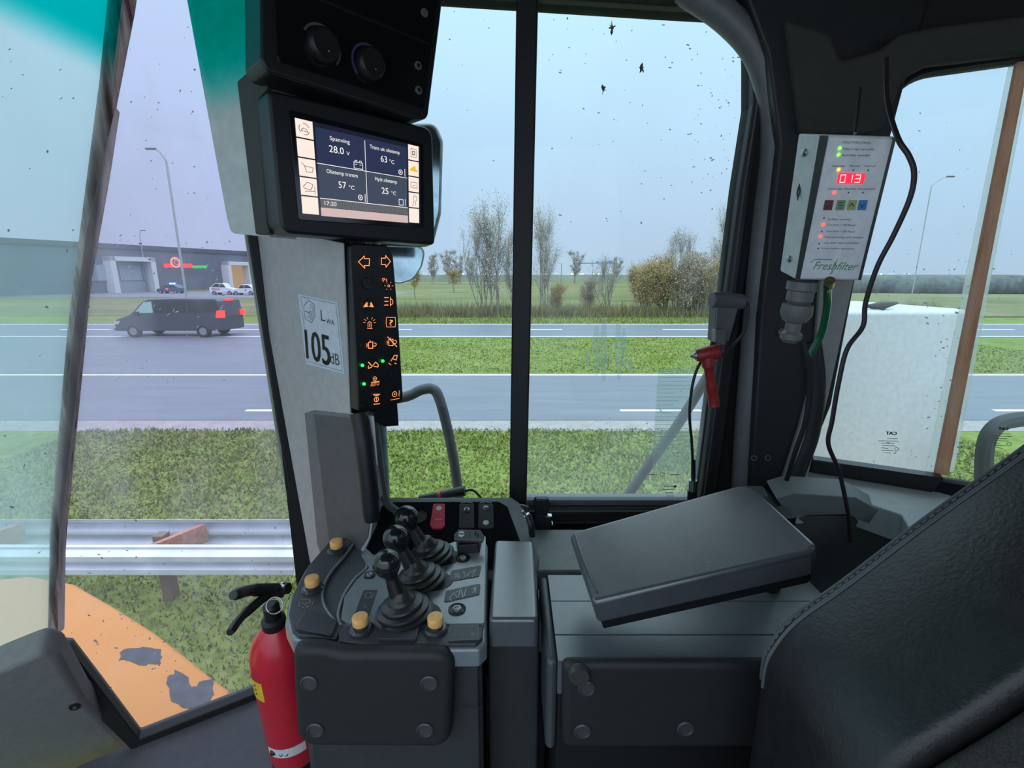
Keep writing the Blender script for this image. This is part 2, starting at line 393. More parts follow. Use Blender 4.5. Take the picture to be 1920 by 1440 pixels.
obj('glass_marking', bm, M_INK, w1, smooth=False)
def streaks(bm, pl, c, specs):
    for x, y0, y1, w in specs:
        pts = []; n = 8
        L = [(x + random.uniform(-1.5, 1.5) - w * (0.4 + 0.6 * math.sin(math.pi * k / n)) / 2, y0 + (y1 - y0) * k / n) for k in range(n + 1)]
        R = [(x + random.uniform(-1.5, 1.5) + w * (0.4 + 0.6 * math.sin(math.pi * k / n)) / 2, y0 + (y1 - y0) * k / n) for k in range(n, -1, -1)]
        flat(bm, pl, pl.locs(L + R, c), c)
bm = bmesh.new(); streaks(bm, PR, -0.0078, ((1103, 655, 695, 10), (1118, 612, 705, 14), (1132, 596, 715, 13), (1145, 640, 700, 6), (1160, 605, 712, 16), (1170, 615, 690, 10), (1182, 672, 700, 8), (1088, 672, 696, 6)))
tag(obj('water_runs', bm, glass('water_runs', (0.85, 0.9, 0.88), (0.30, 0.45), hs=20, hcol=(0.66, 0.72, 0.70)), None, smooth=False), 'pale dried water runs down the middle of the sliding window pane', 'water stain', kind='stuff')
# squashed insects and dirt on the upper right pane
for px, py, r, lab in ((1203, 128, 6.5, 'star-shaped squashed insect high on the sliding window pane'), (1131, 167, 5, 'small squashed insect left of the star-shaped one on the sliding pane'), (1148, 52, 6, 'thin bent insect stain at the top of the sliding pane')):
    bm = bmesh.new(); pts = []
    for k in range(18):
        a = 2 * math.pi * k / 18; rr = r * random.choice((0.5, 0.7, 1.1, 1.6)) * (1.6 if k in (4, 5, 13) else 1)
        pts.append((px + rr * math.cos(a) * 0.8, py - rr * math.sin(a)))
    flat(bm, PR, PR.locs(pts, -0.008), -0.0079)
    tag(obj('insect_splat', bm, mat('insect_stain', (0.10, 0.08, 0.09), 0.6), None, smooth=False), lab, 'insect stain')
def specks(pl, boxes, c, name, label, m):
    bm = bmesh.new()
    for (x0, y0, x1, y1, n, r0, r1) in boxes:
        for _ in range(n):
            x, y = random.uniform(x0, x1), random.uniform(y0, y1); r = random.uniform(r0, r1); a = random.uniform(0, 3.14); k = random.uniform(1.0, 3.2)
            pts = [(x + r * k * math.cos(t) * math.cos(a) - r * math.sin(t) * math.sin(a), y + r * k * math.cos(t) * math.sin(a) * 0.5 + r * math.sin(t)) for t in [2 * math.pi * j / 7 for j in range(7)]]
            flat(bm, pl, pl.locs(pts, c), c)
    return tag(obj(name, bm, m, None, smooth=False), label, 'dirt', kind='stuff')
M_SPECK = seep(mat('grime', (0.42, 0.47, 0.52), 0.7), .75)
specks(PR, [(1020, 30, 1380, 420, 70, 0.5, 1.4), (1290, 90, 1390, 360, 60, 0.5, 1.5), (1020, 430, 1340, 900, 20, .5, 1.2), (830, 20, 950, 430, 10, .5, 1.0)], -0.0079, 'glass_specks', 'grey specks of dirt scattered over the sliding side window', M_SPECK)
# rear corner wall, window 2 (before the seam) and window 3 (after it)
r2px = [(1690, 142), (1960, 104), (1960, 935), (1765, 903), (1520, 866), (1600, 530), (1652, 290)]
rwin = rpoly(PRW.locs(r2px), [0.05, 0, 0, 0, 0.006, 0.03, 0.05], 8)
bm = bmesh.new(); a0 = -0.035
plate(bm, PRW, [(a0, CEIL_H), (0.62, CEIL_H), (0.62, FLOOR_H), (a0, FLOOR_H)], [rwin], -0.03, 0.0)
struct('wall_rear_corner', bm, M_DEEP, smooth=False)
w2 = bpy.data.objects.new('window_2', None); w2.location = PRW.w(0.05, -0.4, 0); COL.objects.link(w2); w2['kind'] = 'structure'
w3 = bpy.data.objects.new('window_3', None); w3.location = PRW.w(0.25, -0.4, 0); COL.objects.link(w3); w3['kind'] = 'structure'
G_REAR = glass('rear_window_glass', (0.88, 0.96, 0.97), (0.02, 0.22), hs=3.4, hlo=0.45, hhi=0.8)
s2 = PRW.loc(1770, 890); rz = [p[1] for p in rwin]; ra = [p[0] for p in rwin]
bm = bmesh.new(); prism(bm, PRW, [(min(ra) - .01, min(rz) - .01), (s2[0], min(rz) - .01), (s2[0], max(rz) + .01), (min(ra) - .01, max(rz) + .01)], -0.022, -0.018); obj('pane', bm, G_REAR, w2, smooth=False)
bm = bmesh.new(); prism(bm, PRW, [(s2[0] + .001, min(rz) - .01), (max(ra) + .01, min(rz) - .01), (max(ra) + .01, max(rz) + .01), (s2[0] + .001, max(rz) + .01)], -0.022, -0.018); obj('pane', bm, G_REAR, w3, smooth=False)
bm = bmesh.new(); prism(bm, PRW, PRW.locs([(1522, 858), (1768, 893), (1745, 920), (1516, 880)]), -0.018, 0.012); obj('window_sill_seal', bm, M_FRAME, w2, bevel=0.003)
SEAL = seep(ramp_mat('weathered_sealant', [(0.3, (0.60, 0.36, 0.27)), (0.5, (0.88, 0.60, 0.47)), (0.7, (0.95, 0.76, 0.66))], 14, rough=0.7, stretch=(4, 4, 0.6)), 0.8)
bm = bmesh.new(); prism(bm, PRW, PRW.locs([(1916, 100), (1940, 98), (1784, 896), (1757, 896)]), -0.024, -0.012); obj('corner_seal', bm, SEAL, w2, bevel=0.002)
bm = bmesh.new(); prism(bm, PRW, PRW.locs([(1908, 100), (1952, 98), (1798, 894), (1744, 893)]), -0.0265, -0.0245); obj('seal_overspill', bm, glass('clear_sealant', (0.9, 0.9, 0.88), (0.3, 0.55), hs=12, hcol=(0.85, 0.86, 0.84)), w2, smooth=False)
def glass_print(pl, w, c, x0, y0, x1, k):
    bm = bmesh.new(); text_into(bm, pl, 'CAT', pl.loc(x0, y0 + 9 * k, c), pl.loc(x1, y0 + 10 * k, c), c, mirror=True)
    for dx in (.0006, -.0006): a_ = pl.loc(x0, y0 + 9 * k, c); b_ = pl.loc(x1, y0 + 10 * k, c); text_into(bm, pl, 'CAT', (a_[0] + dx, a_[1] + abs(dx)), (b_[0] + dx, b_[1] + abs(dx)), c + .00005, mirror=True)
    for i, (a, b) in enumerate(((2, 22), (-14, 24), (-8, 16), (-6, 18), (-8, 4), (-8, 14), (-4, 8))):
        stroke(bm, pl, pl.locs([(x0 + a * k, y0 + (16 + i * 4.4) * k), (x0 + b * k, y0 + (17 + i * 4.4) * k)], c), 0.0009, c)
    ring(bm, pl, pl.loc(x0 + 20 * k, y0 + 36 * k, c), 0.0025, 0.0033, c - .0001, c, seg=10)
    obj('glass_marking', bm, M_INK, w, smooth=False)
glass_print(PRW, w2, -0.0165, 1661, 806, 1681, 1.0); glass_print(PRW, w3, -0.0165, 1872, 797, 1890, 1.0)
specks(PRW, [(1735, 560, 1800, 880, 60, .6, 1.8), (1640, 500, 1880, 560, 30, .6, 1.4), (1700, 180, 1900, 520, 24, .5, 1.2), (1600, 820, 1740, 880, 14, .6, 1.3)], -0.0167, 'glass_specks', 'specks and dried spatter over the rear corner windows', M_SPECK)
# front corner pane (window 4), windscreen pane (window 5)
w4 = bpy.data.objects.new('window_4', None); w4.location = PB.w(-0.1, -0.9, 0); COL.objects.link(w4); w4['kind'] = 'structure'
w5 = bpy.data.objects.new('window_5', None); w5.location = PA.w(-0.2, 0, 0); COL.objects.link(w5); w5['kind'] = 'structure'
G_CORNER = glass('front_corner_glass', (0.90, 0.875, 0.95), (0.05, 0.30), hs=3.0, hlo=0.48, hhi=0.72, hcol=(0.66, 0.66, 0.74), grad=(2.45, 2.75, 0.0))
G_FRONT = glass('windscreen_glass', (0.84, 0.92, 0.94), (0.20, 0.40), hs=2.4, hlo=0.4, hhi=0.7, hcol=(0.62, 0.74, 0.76), grad=(2.2, 3.15, 0.22))
G_TEAL = glass('added_teal_band', (0.0, 0.62, 0.54), (0.03, 0.06), hs=4, hcol=(0.0, 0.7, 0.62))
bt = (CEIL_H)
bpts = [PB.loc(240, -75), PB.loc(90, 1205), PB.loc(130, 1210), PB.loc(255, 1385), PB.loc(505, 1288), (0, PB.loc(580, 1060)[1]), (0, 0.47), ]
bpts = [(p[0], p[1]) for p in bpts]
bm = bmesh.new(); prism(bm, PB, bpts, -0.012, -0.008); obj('pane', bm, G_CORNER, w4, smooth=False)
bm = bmesh.new(); prism(bm, PB, [(PB.loc(240, -75)[0] - 0.02, 0.472), (0.0, 0.472), (0.0, CEIL_H + 0.35), (PB.loc(240, -75)[0] - 0.02, CEIL_H + 0.35)], -0.012, -0.008); obj('sun_or_added_band', bm, G_TEAL, w4, smooth=False)  # unseen teal band above the corner pane, added to tint the cab light
a_t = PA.loc(232, 0); tb = PA.loc(190, 105); tl_ = PA.loc(0, 10)
sT = PA.v.dot(seamT - seamB)
kx = (tb[0] - tl_[0]); kk = (tb[1] - tl_[1]) / kx
far = -0.95; ext = 0.42
_s0, _s1 = PA.loc(96, 1206), PA.loc(236, 0)
topb = tb[1] + ext + 0.3; seamx = _s0[0] + (_s1[0] - _s0[0]) * (topb - _s0[1]) / (_s1[1] - _s0[1])
bl = [PA.loc(90, 1205), (far, PA.loc(0, 1245)[1] - 0.02 - (PA.loc(0, 1245)[1] - PA.loc(0, 1245)[1]))]
bm = bmesh.new(); prism(bm, PA, [PA.loc(92, 1206), (far, PA.loc(0, 1243)[1]), (far, tb[1] + ext + 0.3), (seamx, topb)], -0.006, -0.002); obj('pane', bm, G_FRONT, w5, smooth=False)

def graded_band(name, wv, d0, d1, col):
    """glass whose own tint deepens along the world direction wv from distance d0 to d1"""
    m = bpy.data.materials.new(name); m.use_nodes = True; t = m.node_tree; t.nodes.clear(); o = t.nodes.new('ShaderNodeOutputMaterial'); tr = t.nodes.new('ShaderNodeBsdfTransparent')
    g = t.nodes.new('ShaderNodeNewGeometry'); dt = t.nodes.new('ShaderNodeVectorMath'); dt.operation = 'DOT_PRODUCT'; dt.inputs[1].default_value = wv; t.links.new(g.outputs['Position'], dt.inputs[0])
    r = t.nodes.new('ShaderNodeMapRange'); r.interpolation_type = 'SMOOTHSTEP'; r.inputs['From Min'].default_value = d0; r.inputs['From Max'].default_value = d1; t.links.new(dt.outputs['Value'], r.inputs['Value'])
    mx = t.nodes.new('ShaderNodeMix'); mx.data_type = 'RGBA'; mx.inputs[6].default_value = (1, 1, 1, 1); mx.inputs[7].default_value = (*col, 1); t.links.new(r.outputs[0], mx.inputs[0]); t.links.new(mx.outputs[2], tr.inputs[0]); t.links.new(tr.outputs[0], o.inputs[0]); return m
wl = (PA.hit(190, 105) - PA.hit(0, 10)).normalized(); wn = PA.n.cross(wl); wn = wn if wn.z > 0 else -wn
db = PA.hit(95, 57).dot(wn)
bm = bmesh.new(); prism(bm, PA, [PA.loc(204, 200), (far, tl_[1] + kk * (far - tl_[0]) - .12), (far, tb[1] + ext + 0.3), (seamx, topb)], 0.0, 0.001); obj('sun_or_added_band', bm, graded_band('graded_sun_band', wn, db - .035, db + .035, (0.0, 0.80, 0.76)), w5, smooth=False)
# dirty seam between them
SEAM = seep(ramp_mat('dirty_window_seam', [(0.30, (0.03, 0.02, 0.018)), (0.42, (0.25, 0.17, 0.16)), (0.54, (0.78, 0.68, 0.67)), (0.66, (0.30, 0.21, 0.20))], 9, rough=0.7, stretch=(6, 6, 0.35), bump=0.2), 0.8)
SEAM2 = seep(ramp_mat('greyish_sealant', [(0.3, (0.62, 0.52, 0.52)), (0.55, (0.85, 0.78, 0.78)), (0.75, (0.66, 0.57, 0.57))], 16, rough=0.6, stretch=(5, 5, 0.5)), 0.85)
bm = bmesh.new(); prism(bm, PB, PB.locs([(200, 0), (208, -60), (262, -60), (250, 20), (190, 330), (165, 560), (122, 1000), (108, 1200), (88, 1205), (92, 1000), (125, 620), (150, 420), (185, 150)]), -0.016, -0.004); obj('corner_seam', bm, SEAM, w4, bevel=0.001)
bm = bmesh.new(); prism(bm, PB, PB.locs([(216, 200), (224, 210), (206, 330), (172, 520), (150, 700), (124, 950), (120, 1180), (108, 1190), (110, 950), (132, 660), (160, 440)]), -0.004, -0.0015); obj('sealant_bead', bm, SEAM2, w4, bevel=0.001)
# droplets and spatter on the two front panes
M_DROP = mat('rain_drop_glint', (0.8, 0.82, 0.88), 0.2)
specks(PB, [(130, 440, 440, 620, 60, .7, 2.2), (150, 800, 520, 1080, 60, .6, 1.8), (180, 1080, 480, 1260, 60, .6, 1.8), (240, 20, 470, 440, 25, .6, 1.5), (150, 620, 500, 720, 20, .6, 1.8)], -0.0075, 'rain_drops', 'pale rain drops and spatter on the front corner window', M_DROP)
specks(PB, [(240, 20, 470, 560, 40, .6, 1.6), (120, 900, 540, 1300, 60, .6, 1.6)], -0.0074, 'glass_specks', 'dark specks on the front corner window', seep(mat('dark_speck', (0.3, 0.3, 0.34), 0.7), .7))
specks(PA, [(5, 90, 150, 560, 16, .8, 2.2), (5, 560, 110, 1050, 14, .8, 2.2)], -0.0015, 'glass_specks', 'dark specks on the leftmost windscreen pane', seep(mat('dark_speck', (0.3, 0.3, 0.34), 0.7), .7))
# lower rubber gaskets of the front panes
bm = bmesh.new(); prism(bm, PB, rpoly(PB.locs([(86, 1205), (133, 1208), (190, 1282), (262, 1378), (505, 1283), (505, 1310), (262, 1412), (170, 1320), (118, 1245), (95, 1232)]), 0.004), -0.02, 0.012); obj('lower_gasket', bm, M_RUB, w4, bevel=0.004)
bm = bmesh.new(); prism(bm, PB, PB.locs([(463, 438), (481, 436), (588, 1060), (572, 1075), (520, 800)]), -0.02, 0.006); obj('edge_gasket', bm, M_RUB, w4, bevel=0.003)
bm = bmesh.new(); prism(bm, PB, PB.locs([(459, 440), (464, 438), (572, 1072), (562, 1070), (516, 800)]), -0.02, -0.002); obj('clear_edge', bm, mat('glass_edge', (0.35, 0.42, 0.33), 0.3), w4)
bm = bmesh.new(); prism(bm, PA, [PA.loc(100, 1203), (far, PA.loc(0, 1236)[1]), (far, PA.loc(0, 1262)[1]), PA.loc(100, 1226)], -0.02, 0.012); obj('lower_gasket', bm, M_RUB, w5, bevel=0.004)
# floor, ceiling, walls behind the camera
bm = bmesh.new()
fpts = [(-0.49, 0.98), (0.62, 0.98), (1.16, 0.70), (1.12, -0.55), (-1.35, -0.55), (-1.35, 0.20)]
sA = PA.w(0, PA.loc(0, 1240)[1]); fpts += [(PB.hit(92, 1195).x, PB.hit(92, 1195).y)]
PF = Pl((0, 0, H + FLOOR_H), (1, 0, 0), (0, 1, 0))
prism(bm, PF, fpts, -0.06, 0.0); struct('floor', bm, mat('grey_floor_mat', (0.10, 0.10, 0.115), 0.75, bump=0.4), smooth=False)
bm = bmesh.new()
PC = Pl((0, 0, H + CEIL_H), (1, 0, 0), (0, 1, 0))
prism(bm, PC, fpts, -0.08, 0.0); struct('ceiling', bm, mat('dark_headliner', (0.05, 0.048, 0.042), 0.95, bump=0.5), smooth=False)
bm = bmesh.new(); PLW = Pl((0, -0.55, H), (1, 0, 0), (0, 0, 1)); plate(bm, PLW, [(-1.35, FLOOR_H), (1.12, FLOOR_H), (1.12, CEIL_H), (-1.35, CEIL_H)], [[(-1.28, -0.7), (0.6, -0.7), (0.5, 0.60), (-1.28, 0.60)]], -0.03, 0)
struct('wall_left', bm, M_DEEP, smooth=False)
bm = bmesh.new(); PBK = Pl((1.12, 0, H), (0, 1, 0), (0, 0, 1)); plate(bm, PBK, [(-0.55, FLOOR_H), (0.62, FLOOR_H), (0.62, CEIL_H), (-0.55, CEIL_H)], [[(-0.3, -0.2), (0.4, -0.2), (0.4, 0.4), (-0.3, 0.4)]], -0.03, 0)
struct('wall_rear', bm, M_DEEP, smooth=False)
bm = bmesh.new(); PFR = Pl((-1.35, 0, H), (0, 1, 0), (0, 0, 1)); prism(bm, PFR, [(-0.55, FLOOR_H), (0.2, FLOOR_H), (0.2, -0.6), (-0.55, -0.6)], -0.03, 0)
struct('wall_front', bm, M_DEEP, smooth=False)
# headliner mouldings along the top of the right and rear walls
bm = bmesh.new()
tube(bm, smooth_path([(-0.45, 0.95, H + 0.60), (0.2, 0.96, H + 0.60), (0.50, 0.92, H + 0.575), (0.62, 0.84, H + 0.535), (1.10, 0.60, H + 0.535)]), 0.10, 14)
struct('trim_1', bm, mat('dark_headliner', (0.05, 0.048, 0.042)))
# rear pillar trim between the side window and the rear corner window
M_PIL = mat('pillar_trim_plastic', (0.02, 0.021, 0.021), 0.45, bump=0.3, bscale=700)
t2 = bpy.data.objects.new('trim_2', None); t2.location = PY(1440, 930, 0.9); COL.objects.link(t2); t2['kind'] = 'structure'
def P9(l, y): return [PY(a, b, y) for a, b in l]
arch = smooth_path(P9([(1392, 960), (1400, 820), (1418, 600), (1436, 420), (1452, 280), (1446, 180), (1418, 95), (1360, 30), (1280, -25)], 0.925), 5)
bm = bmesh.new(); tube(bm, arch, 0.024, 16); obj('window_arch', bm, mat('pillar_highlight_plastic', (0.15, 0.155, 0.16), 0.35, bump=0.3, bscale=700), t2)  # paler than the pillar panel: the bulge's highlight is put into the colour
PP = Pl((0.5, 0.88, H), (1, -0.10, 0), (0, 0, 1))
bm = bmesh.new(); prism(bm, PP, rpoly(PP.locs([(1405, 960), (1425, 600), (1462, 270), (1440, 100), (1380, -60), (1760, -60), (1700, 150), (1660, 300), (1606, 520), (1560, 760), (1480, 960)]), 0.01), -0.05, 0.0)
obj('pillar_panel', bm, M_PIL, t2, bevel=0.012)
bm = bmesh.new(); tube(bm, smooth_path([PP.hit(x, y, 0.0) for x, y in ((1512, 120), (1522, 260), (1512, 420), (1500, 520))]), [0.010, 0.016, 0.016, 0.012], 12)
tube(bm, smooth_path([PP.hit(x, y, 0.0) for x, y in ((1522, 640), (1530, 720), (1520, 810), (1495, 880), (1470, 950))]), 0.016, 12)
obj('moulding', bm, M_PIL, t2)
bm = bmesh.new(); prism(bm, PP, rpoly(PP.locs([(1538, 525), (1602, 525), (1555, 740), (1512, 907), (1466, 904), (1500, 800), (1526, 700)], 0.008), 0.004), -0.03, 0.008)
obj('grey_cover_strip', bm, mat('warm_grey_plastic', (0.32, 0.32, 0.30), 0.5, bump=0.3), t2, bevel=0.004)
bm = bmesh.new(); prism(bm, PP, rpoly(PP.locs([(1520, 742), (1524, 734), (1542, 734), (1548, 745), (1520, 746)], 0.01), 0.002), 0.0, 0.012); obj('clip', bm, M_BLACK, t2, bevel=0.002)
for x, y in ((1414, 859), (1440, 859), (1466, 622)):
    bm = bmesh.new(); ring(bm, PP, PP.loc(x, y, .004), 0.0035, 0.0062, 0.0, 0.004, seg=16); obj('bolt', bm, mat('dull_bolt', (0.25, 0.25, 0.25), 0.4, metal=0.8), t2)
# rear header panel (dark mass between arch and rear window, under the headliner)
bm = bmesh.new()
prism(bm, Pl((0.5, 0.86, H), (1, -0.25, 0), (0, 0.0, 1)), Pl((0.5, 0.86, H), (1, -0.25, 0), (0, 0, 1)).locs([(1470, 30), (1560, 60), (1580, 110), (1650, 90), (1690, 60), (1760, 45), (1960, 20), (1960, 92), (1745, 118), (1700, 142), (1662, 230), (1640, 250), (1500, 250)]), -0.03, 0.0)
struct('trim_3', bm, mat('dark_headliner', (0.05, 0.048, 0.042)), bevel=0.01)
# light grey ledge below the rear corner window
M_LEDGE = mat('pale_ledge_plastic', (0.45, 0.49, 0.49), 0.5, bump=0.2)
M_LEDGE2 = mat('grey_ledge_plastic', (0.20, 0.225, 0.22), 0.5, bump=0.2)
t4 = bpy.data.objects.new('trim_4', None); t4.location = PRW.w(0.1, -0.5); COL.objects.link(t4); t4['kind'] = 'structure'
lh = PRW.loc(1520, 884)[1]
PLD = Pl((0, 0, H + lh), (1, 0, 0), (0, 1, 0))
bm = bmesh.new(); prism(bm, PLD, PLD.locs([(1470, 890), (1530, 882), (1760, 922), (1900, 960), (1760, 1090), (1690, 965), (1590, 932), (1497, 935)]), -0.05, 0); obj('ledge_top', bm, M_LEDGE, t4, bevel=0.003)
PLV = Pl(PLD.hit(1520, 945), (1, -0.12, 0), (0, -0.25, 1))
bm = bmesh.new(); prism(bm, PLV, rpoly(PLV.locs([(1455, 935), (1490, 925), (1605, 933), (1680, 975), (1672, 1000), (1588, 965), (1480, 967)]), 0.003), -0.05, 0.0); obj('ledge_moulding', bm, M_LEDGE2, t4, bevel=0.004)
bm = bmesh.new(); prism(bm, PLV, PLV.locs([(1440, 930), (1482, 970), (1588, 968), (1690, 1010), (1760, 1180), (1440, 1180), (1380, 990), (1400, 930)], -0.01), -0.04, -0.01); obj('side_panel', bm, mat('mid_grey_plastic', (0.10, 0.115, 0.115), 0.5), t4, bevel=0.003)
# lower side wall panel below the sliding window
bm = bmesh.new(); prism(bm, PR, PR.locs([(985, 992), (1380, 992), (1380, 1240), (985, 1240)]), 0.0, 0.05); 
prism(bm, PR, PR.locs([(985, 994), (1068, 994), (1068, 1008), (985, 1008)]), 0.05, 0.058)
t5 = struct('trim_5', bm, mat('mid_grey_plastic', (0.10, 0.115, 0.115), 0.5), bevel=0.006)
bm = bmesh.new(); PW = Pl((0, 0.72, H - 0.50), (1, 0, 0), (0, 1, 0)); prism(bm, PW, [(-0.05, 0.02), (0.2, 0.02), (0.2, 0.16), (-0.05, 0.16)], -0.06, 0.0); prism(bm, PW, [(0.0, -0.10), (0.1, -0.10), (0.1, -0.015), (0.0, -0.015)], -0.06, -0.01)
struct('trim_6', bm, M_LEDGE2, bevel=0.004)
# front sill with its slotted vent, and the dash side panel at bottom left
bm = bmesh.new(); PS = Pl(PB.hit(262, 1412), dB, Vector((dB.y, -dB.x, 0)) * 1.0 + Vector((0, 0, -0.0)))
sill = bpy.data.objects.new('trim_7', None); sill.location = PB.hit(400, 1370); COL.objects.link(sill); sill['kind'] = 'structure'
bm = bmesh.new(); zz = PB.hit(262, 1405).z
PSl = Pl((0, 0, zz), dB, (dB.y, -dB.x, 0))
prism(bm, PSl, PSl.locs([(255, 1408), (520, 1296), (640, 1500), (250, 1560), (225, 1440)]), -0.03, 0.0); obj('sill_top', bm, mat('sill_plastic', (0.38, 0.385, 0.45), 0.5, bump=0.3), sill, bevel=0.002)
bm = bmesh.new(); prism(bm, PSl, PSl.locs([(330, 1390), (495, 1308), (500, 1326), (338, 1412)]), 0.0, 0.003); obj('vent_frame', bm, mat('sill_plastic', (0.17, 0.175, 0.20), 0.5), sill, bevel=0.001)
bm = bmesh.new()
for k in range(26):
    f = k / 26; x = 352 + (492 - 352) * f; y = 1388 - 76 * f
    prism(bm, PSl, PSl.locs([(x, y), (x + 3.2, y - 1.7), (x + 6, y + 8.3), (x + 2.8, y + 10)], 0.003), 0.003, 0.0042)
obj('vent_slats', bm, M_BLACK, sill, smooth=False)
PDP = Pl(PB.hit(150, 1290) + Vector((0.0, -0.06, 0.0)), (1.0, 0.55, 0), (0.25, -0.45, 1))
bm = bmesh.new(); prism(bm, PDP, rpoly(PDP.locs([(-160, 1330), (0, 1258), (80, 1225), (112, 1236), (160, 1318), (255, 1412), (262, 1600), (-160, 1600)]), [0, .02, .02, .02, .02, .02, 0, 0]), -0.05, 0.0)
dp = struct('trim_8', bm, mat('dash_side_plastic', (0.22, 0.22, 0.215), 0.7, bump=0.6, bscale=350), bevel=0.012, seg=4)
for x, y in ((140, 1325), (232, 1415)):
    bm = bmesh.new(); c = PDP.loc(x, y); disc(bm, PDP, c, 0.008, -0.001, 0.0015, ry=0.013); obj('screw_recess', bm, M_RUB, dp, bevel=0.001)
    bm = bmesh.new(); disc(bm, PDP, (c[0] + .001, c[1]), 0.0035, 0.0, 0.0035); obj('screw', bm, mat('dull_bolt', (0.25, 0.25, 0.25)), dp)
# ------------------------------------------------------------------ outside: ground, roads
M_GRASS = ramp_mat('meadow_grass', [(0.32, (0.09, 0.11, 0.03)), (0.45, (0.15, 0.20, 0.045)), (0.56, (0.20, 0.25, 0.07)), (0.66, (0.28, 0.25, 0.12))], 0.9, rough=1.0, scale2=9, mix2=0.55, spec=0.05)
M_FIELD = ramp_mat('far_field_grass', [(0.38, (0.12, 0.135, 0.065)), (0.5, (0.17, 0.18, 0.085)), (0.62, (0.25, 0.22, 0.125))], 0.05, rough=1.0, stretch=(0.4, 1, 1), scale2=0.5, mix2=0.35, spec=0.05)
M_ASPH = ramp_mat('wet_asphalt', [(0.35, (0.13, 0.145, 0.175)), (0.65, (0.185, 0.20, 0.24))], 0.5, rough=0.5, stretch=(0.5, 4, 1), scale2=40, mix2=0.3, spec=0.3)
M_VERGE = ramp_mat('gravelly_road_edge', [(0.35, (0.24, 0.22, 0.22)), (0.65, (0.38, 0.35, 0.35))], 3, rough=0.8, scale2=20)
M_LINE = mat('road_line_paint', (0.85, 0.86, 0.88), 0.6, var=0.15, scale=3)
M_SOIL = ramp_mat('reedy_bank', [(0.3, (0.12, 0.10, 0.06)), (0.55, (0.24, 0.20, 0.12)), (0.75, (0.34, 0.28, 0.18))], 1.2, rough=0.95, scale2=6)
def quad_xy(name, pts, z, th, m, kind='structure'):
    bm = bmesh.new(); pl = Pl((0, 0, z), (1, 0, 0), (0, 1, 0)); prism(bm, pl, pts, -th, 0); o = obj(name, bm, m, None, smooth=False); o['kind'] = kind; return o
quad_xy('ground', [(-260, -6), (260, -6), (260, 600), (-260, 600)], 0.0, 0.3, M_GRASS)
quad_xy('far_field', [(-260, 38.5), (260, 38.5), (260, 598), (-260, 598)], 0.03, 0.03, M_FIELD)
quad_xy('road_verge', [(-60, 9.6), (60, 9.6), (60, 10.6), (-60, 10.6)], 0.008, 0.03, M_VERGE)
quad_xy('road', [(-60, 10.35), (60, 10.35), (60, 15.6), (-60, 15.6)], 0.02, 0.04, M_ASPH)
quad_xy('far_road', [(-90, 25.0), (90, 25.0), (90, 32.2), (-90, 32.2)], 0.02, 0.04, M_ASPH)
quad_xy('side_road', [(-60, 15.6), (-6.5, 15.6), (-8.1, 25.0), (-60, 25.0)], 0.024, 0.04, M_ASPH)
quad_xy('car_park_road', [(-150, 80), (-20, 68), (-18, 90), (-150, 98)], 0.06, 0.04, M_ASPH)
bm = bmesh.new(); PG = Pl((0, 0, 0.026), (1, 0, 0), (0, 1, 0))
prism(bm, PG, [(-60, 15.25), (60, 15.25), (60, 15.40), (-60, 15.40)], -0.01, 0)
for x0 in range(-40, 40, 1):
    if x0 % 9 < 3:
        prism(bm, PG, [(x0 + 2.6, 11.05), (x0 + 3.55, 11.05), (x0 + 3.55, 11.19), (x0 + 2.6, 11.19)], -0.01, 0)
prism(bm, PG, [(-60, 25.25), (60, 25.25), (60, 25.42), (-60, 25.42)], -0.01, 0); prism(bm, PG, [(-60, 31.7), (60, 31.7), (60, 31.85), (-60, 31.85)], -0.01, 0)
for x0 in range(-45, 45, 9): prism(bm, PG, [(x0, 28.6), (x0 + 3, 28.6), (x0 + 3, 28.78), (x0, 28.78)], -0.01, 0)
tag(obj('road_marking', bm, M_LINE, None, smooth=False), kind='structure')
# near grass: real blades where the photo shows them
def blades(name, n, region, size, cols, label, bend=1.1):
    x0, x1, y0, y1 = region; P = []; F = []
    X = RNG.uniform(x0, x1, n); Y = y0 + (y1 - y0) * RNG.random(n) ** 1.25
    keep = (np.abs(X) < Y * 1.25 + 0.5) & ((Y < 15.5) | (Y > 25) | (X > -6.4 - (Y - 15.6) * .17)); X = X[keep]; Y = Y[keep]; n = len(X)
    clump = np.sin(X * 3.1) * np.sin(Y * 2.7) + np.sin(X * 0.9 + 2) * np.sin(Y * 1.3 + 1)
    h = RNG.uniform(size[0], size[1], n) * (0.85 + 0.25 * clump); w = RNG.uniform(0.007, 0.016, n) * np.clip(Y / 4.5, 0.7, 2.2); a = RNG.uniform(0, 2 * np.pi, n); b = RNG.uniform(0, bend, n) * h; c = RNG.uniform(0, 2 * np.pi, n)
    V = np.zeros((n, 3, 3)); V[:, 0, 0] = X - w * np.cos(a); V[:, 0, 1] = Y - w * np.sin(a); V[:, 1, 0] = X + w * np.cos(a); V[:, 1, 1] = Y + w * np.sin(a)
    V[:, 2, 0] = X + b * np.cos(c); V[:, 2, 1] = Y + b * np.sin(c); V[:, 2, 2] = h
    me = bpy.data.meshes.new(name); me.from_pydata(V.reshape(-1, 3).tolist(), [], np.arange(n * 3).reshape(-1, 3).tolist())
    for m in cols: me.materials.append(m)
    me.polygons.foreach_set('material_index', RNG.integers(0, len(cols), n).astype(np.int32)); me.update()
    o = bpy.data.objects.new(name, me); COL.objects.link(o); return tag(o, label, 'grass', kind='stuff')
def leafm(n, c): return mat(n, c, 0.9, var=0.25, scale=3, spec=0.08)
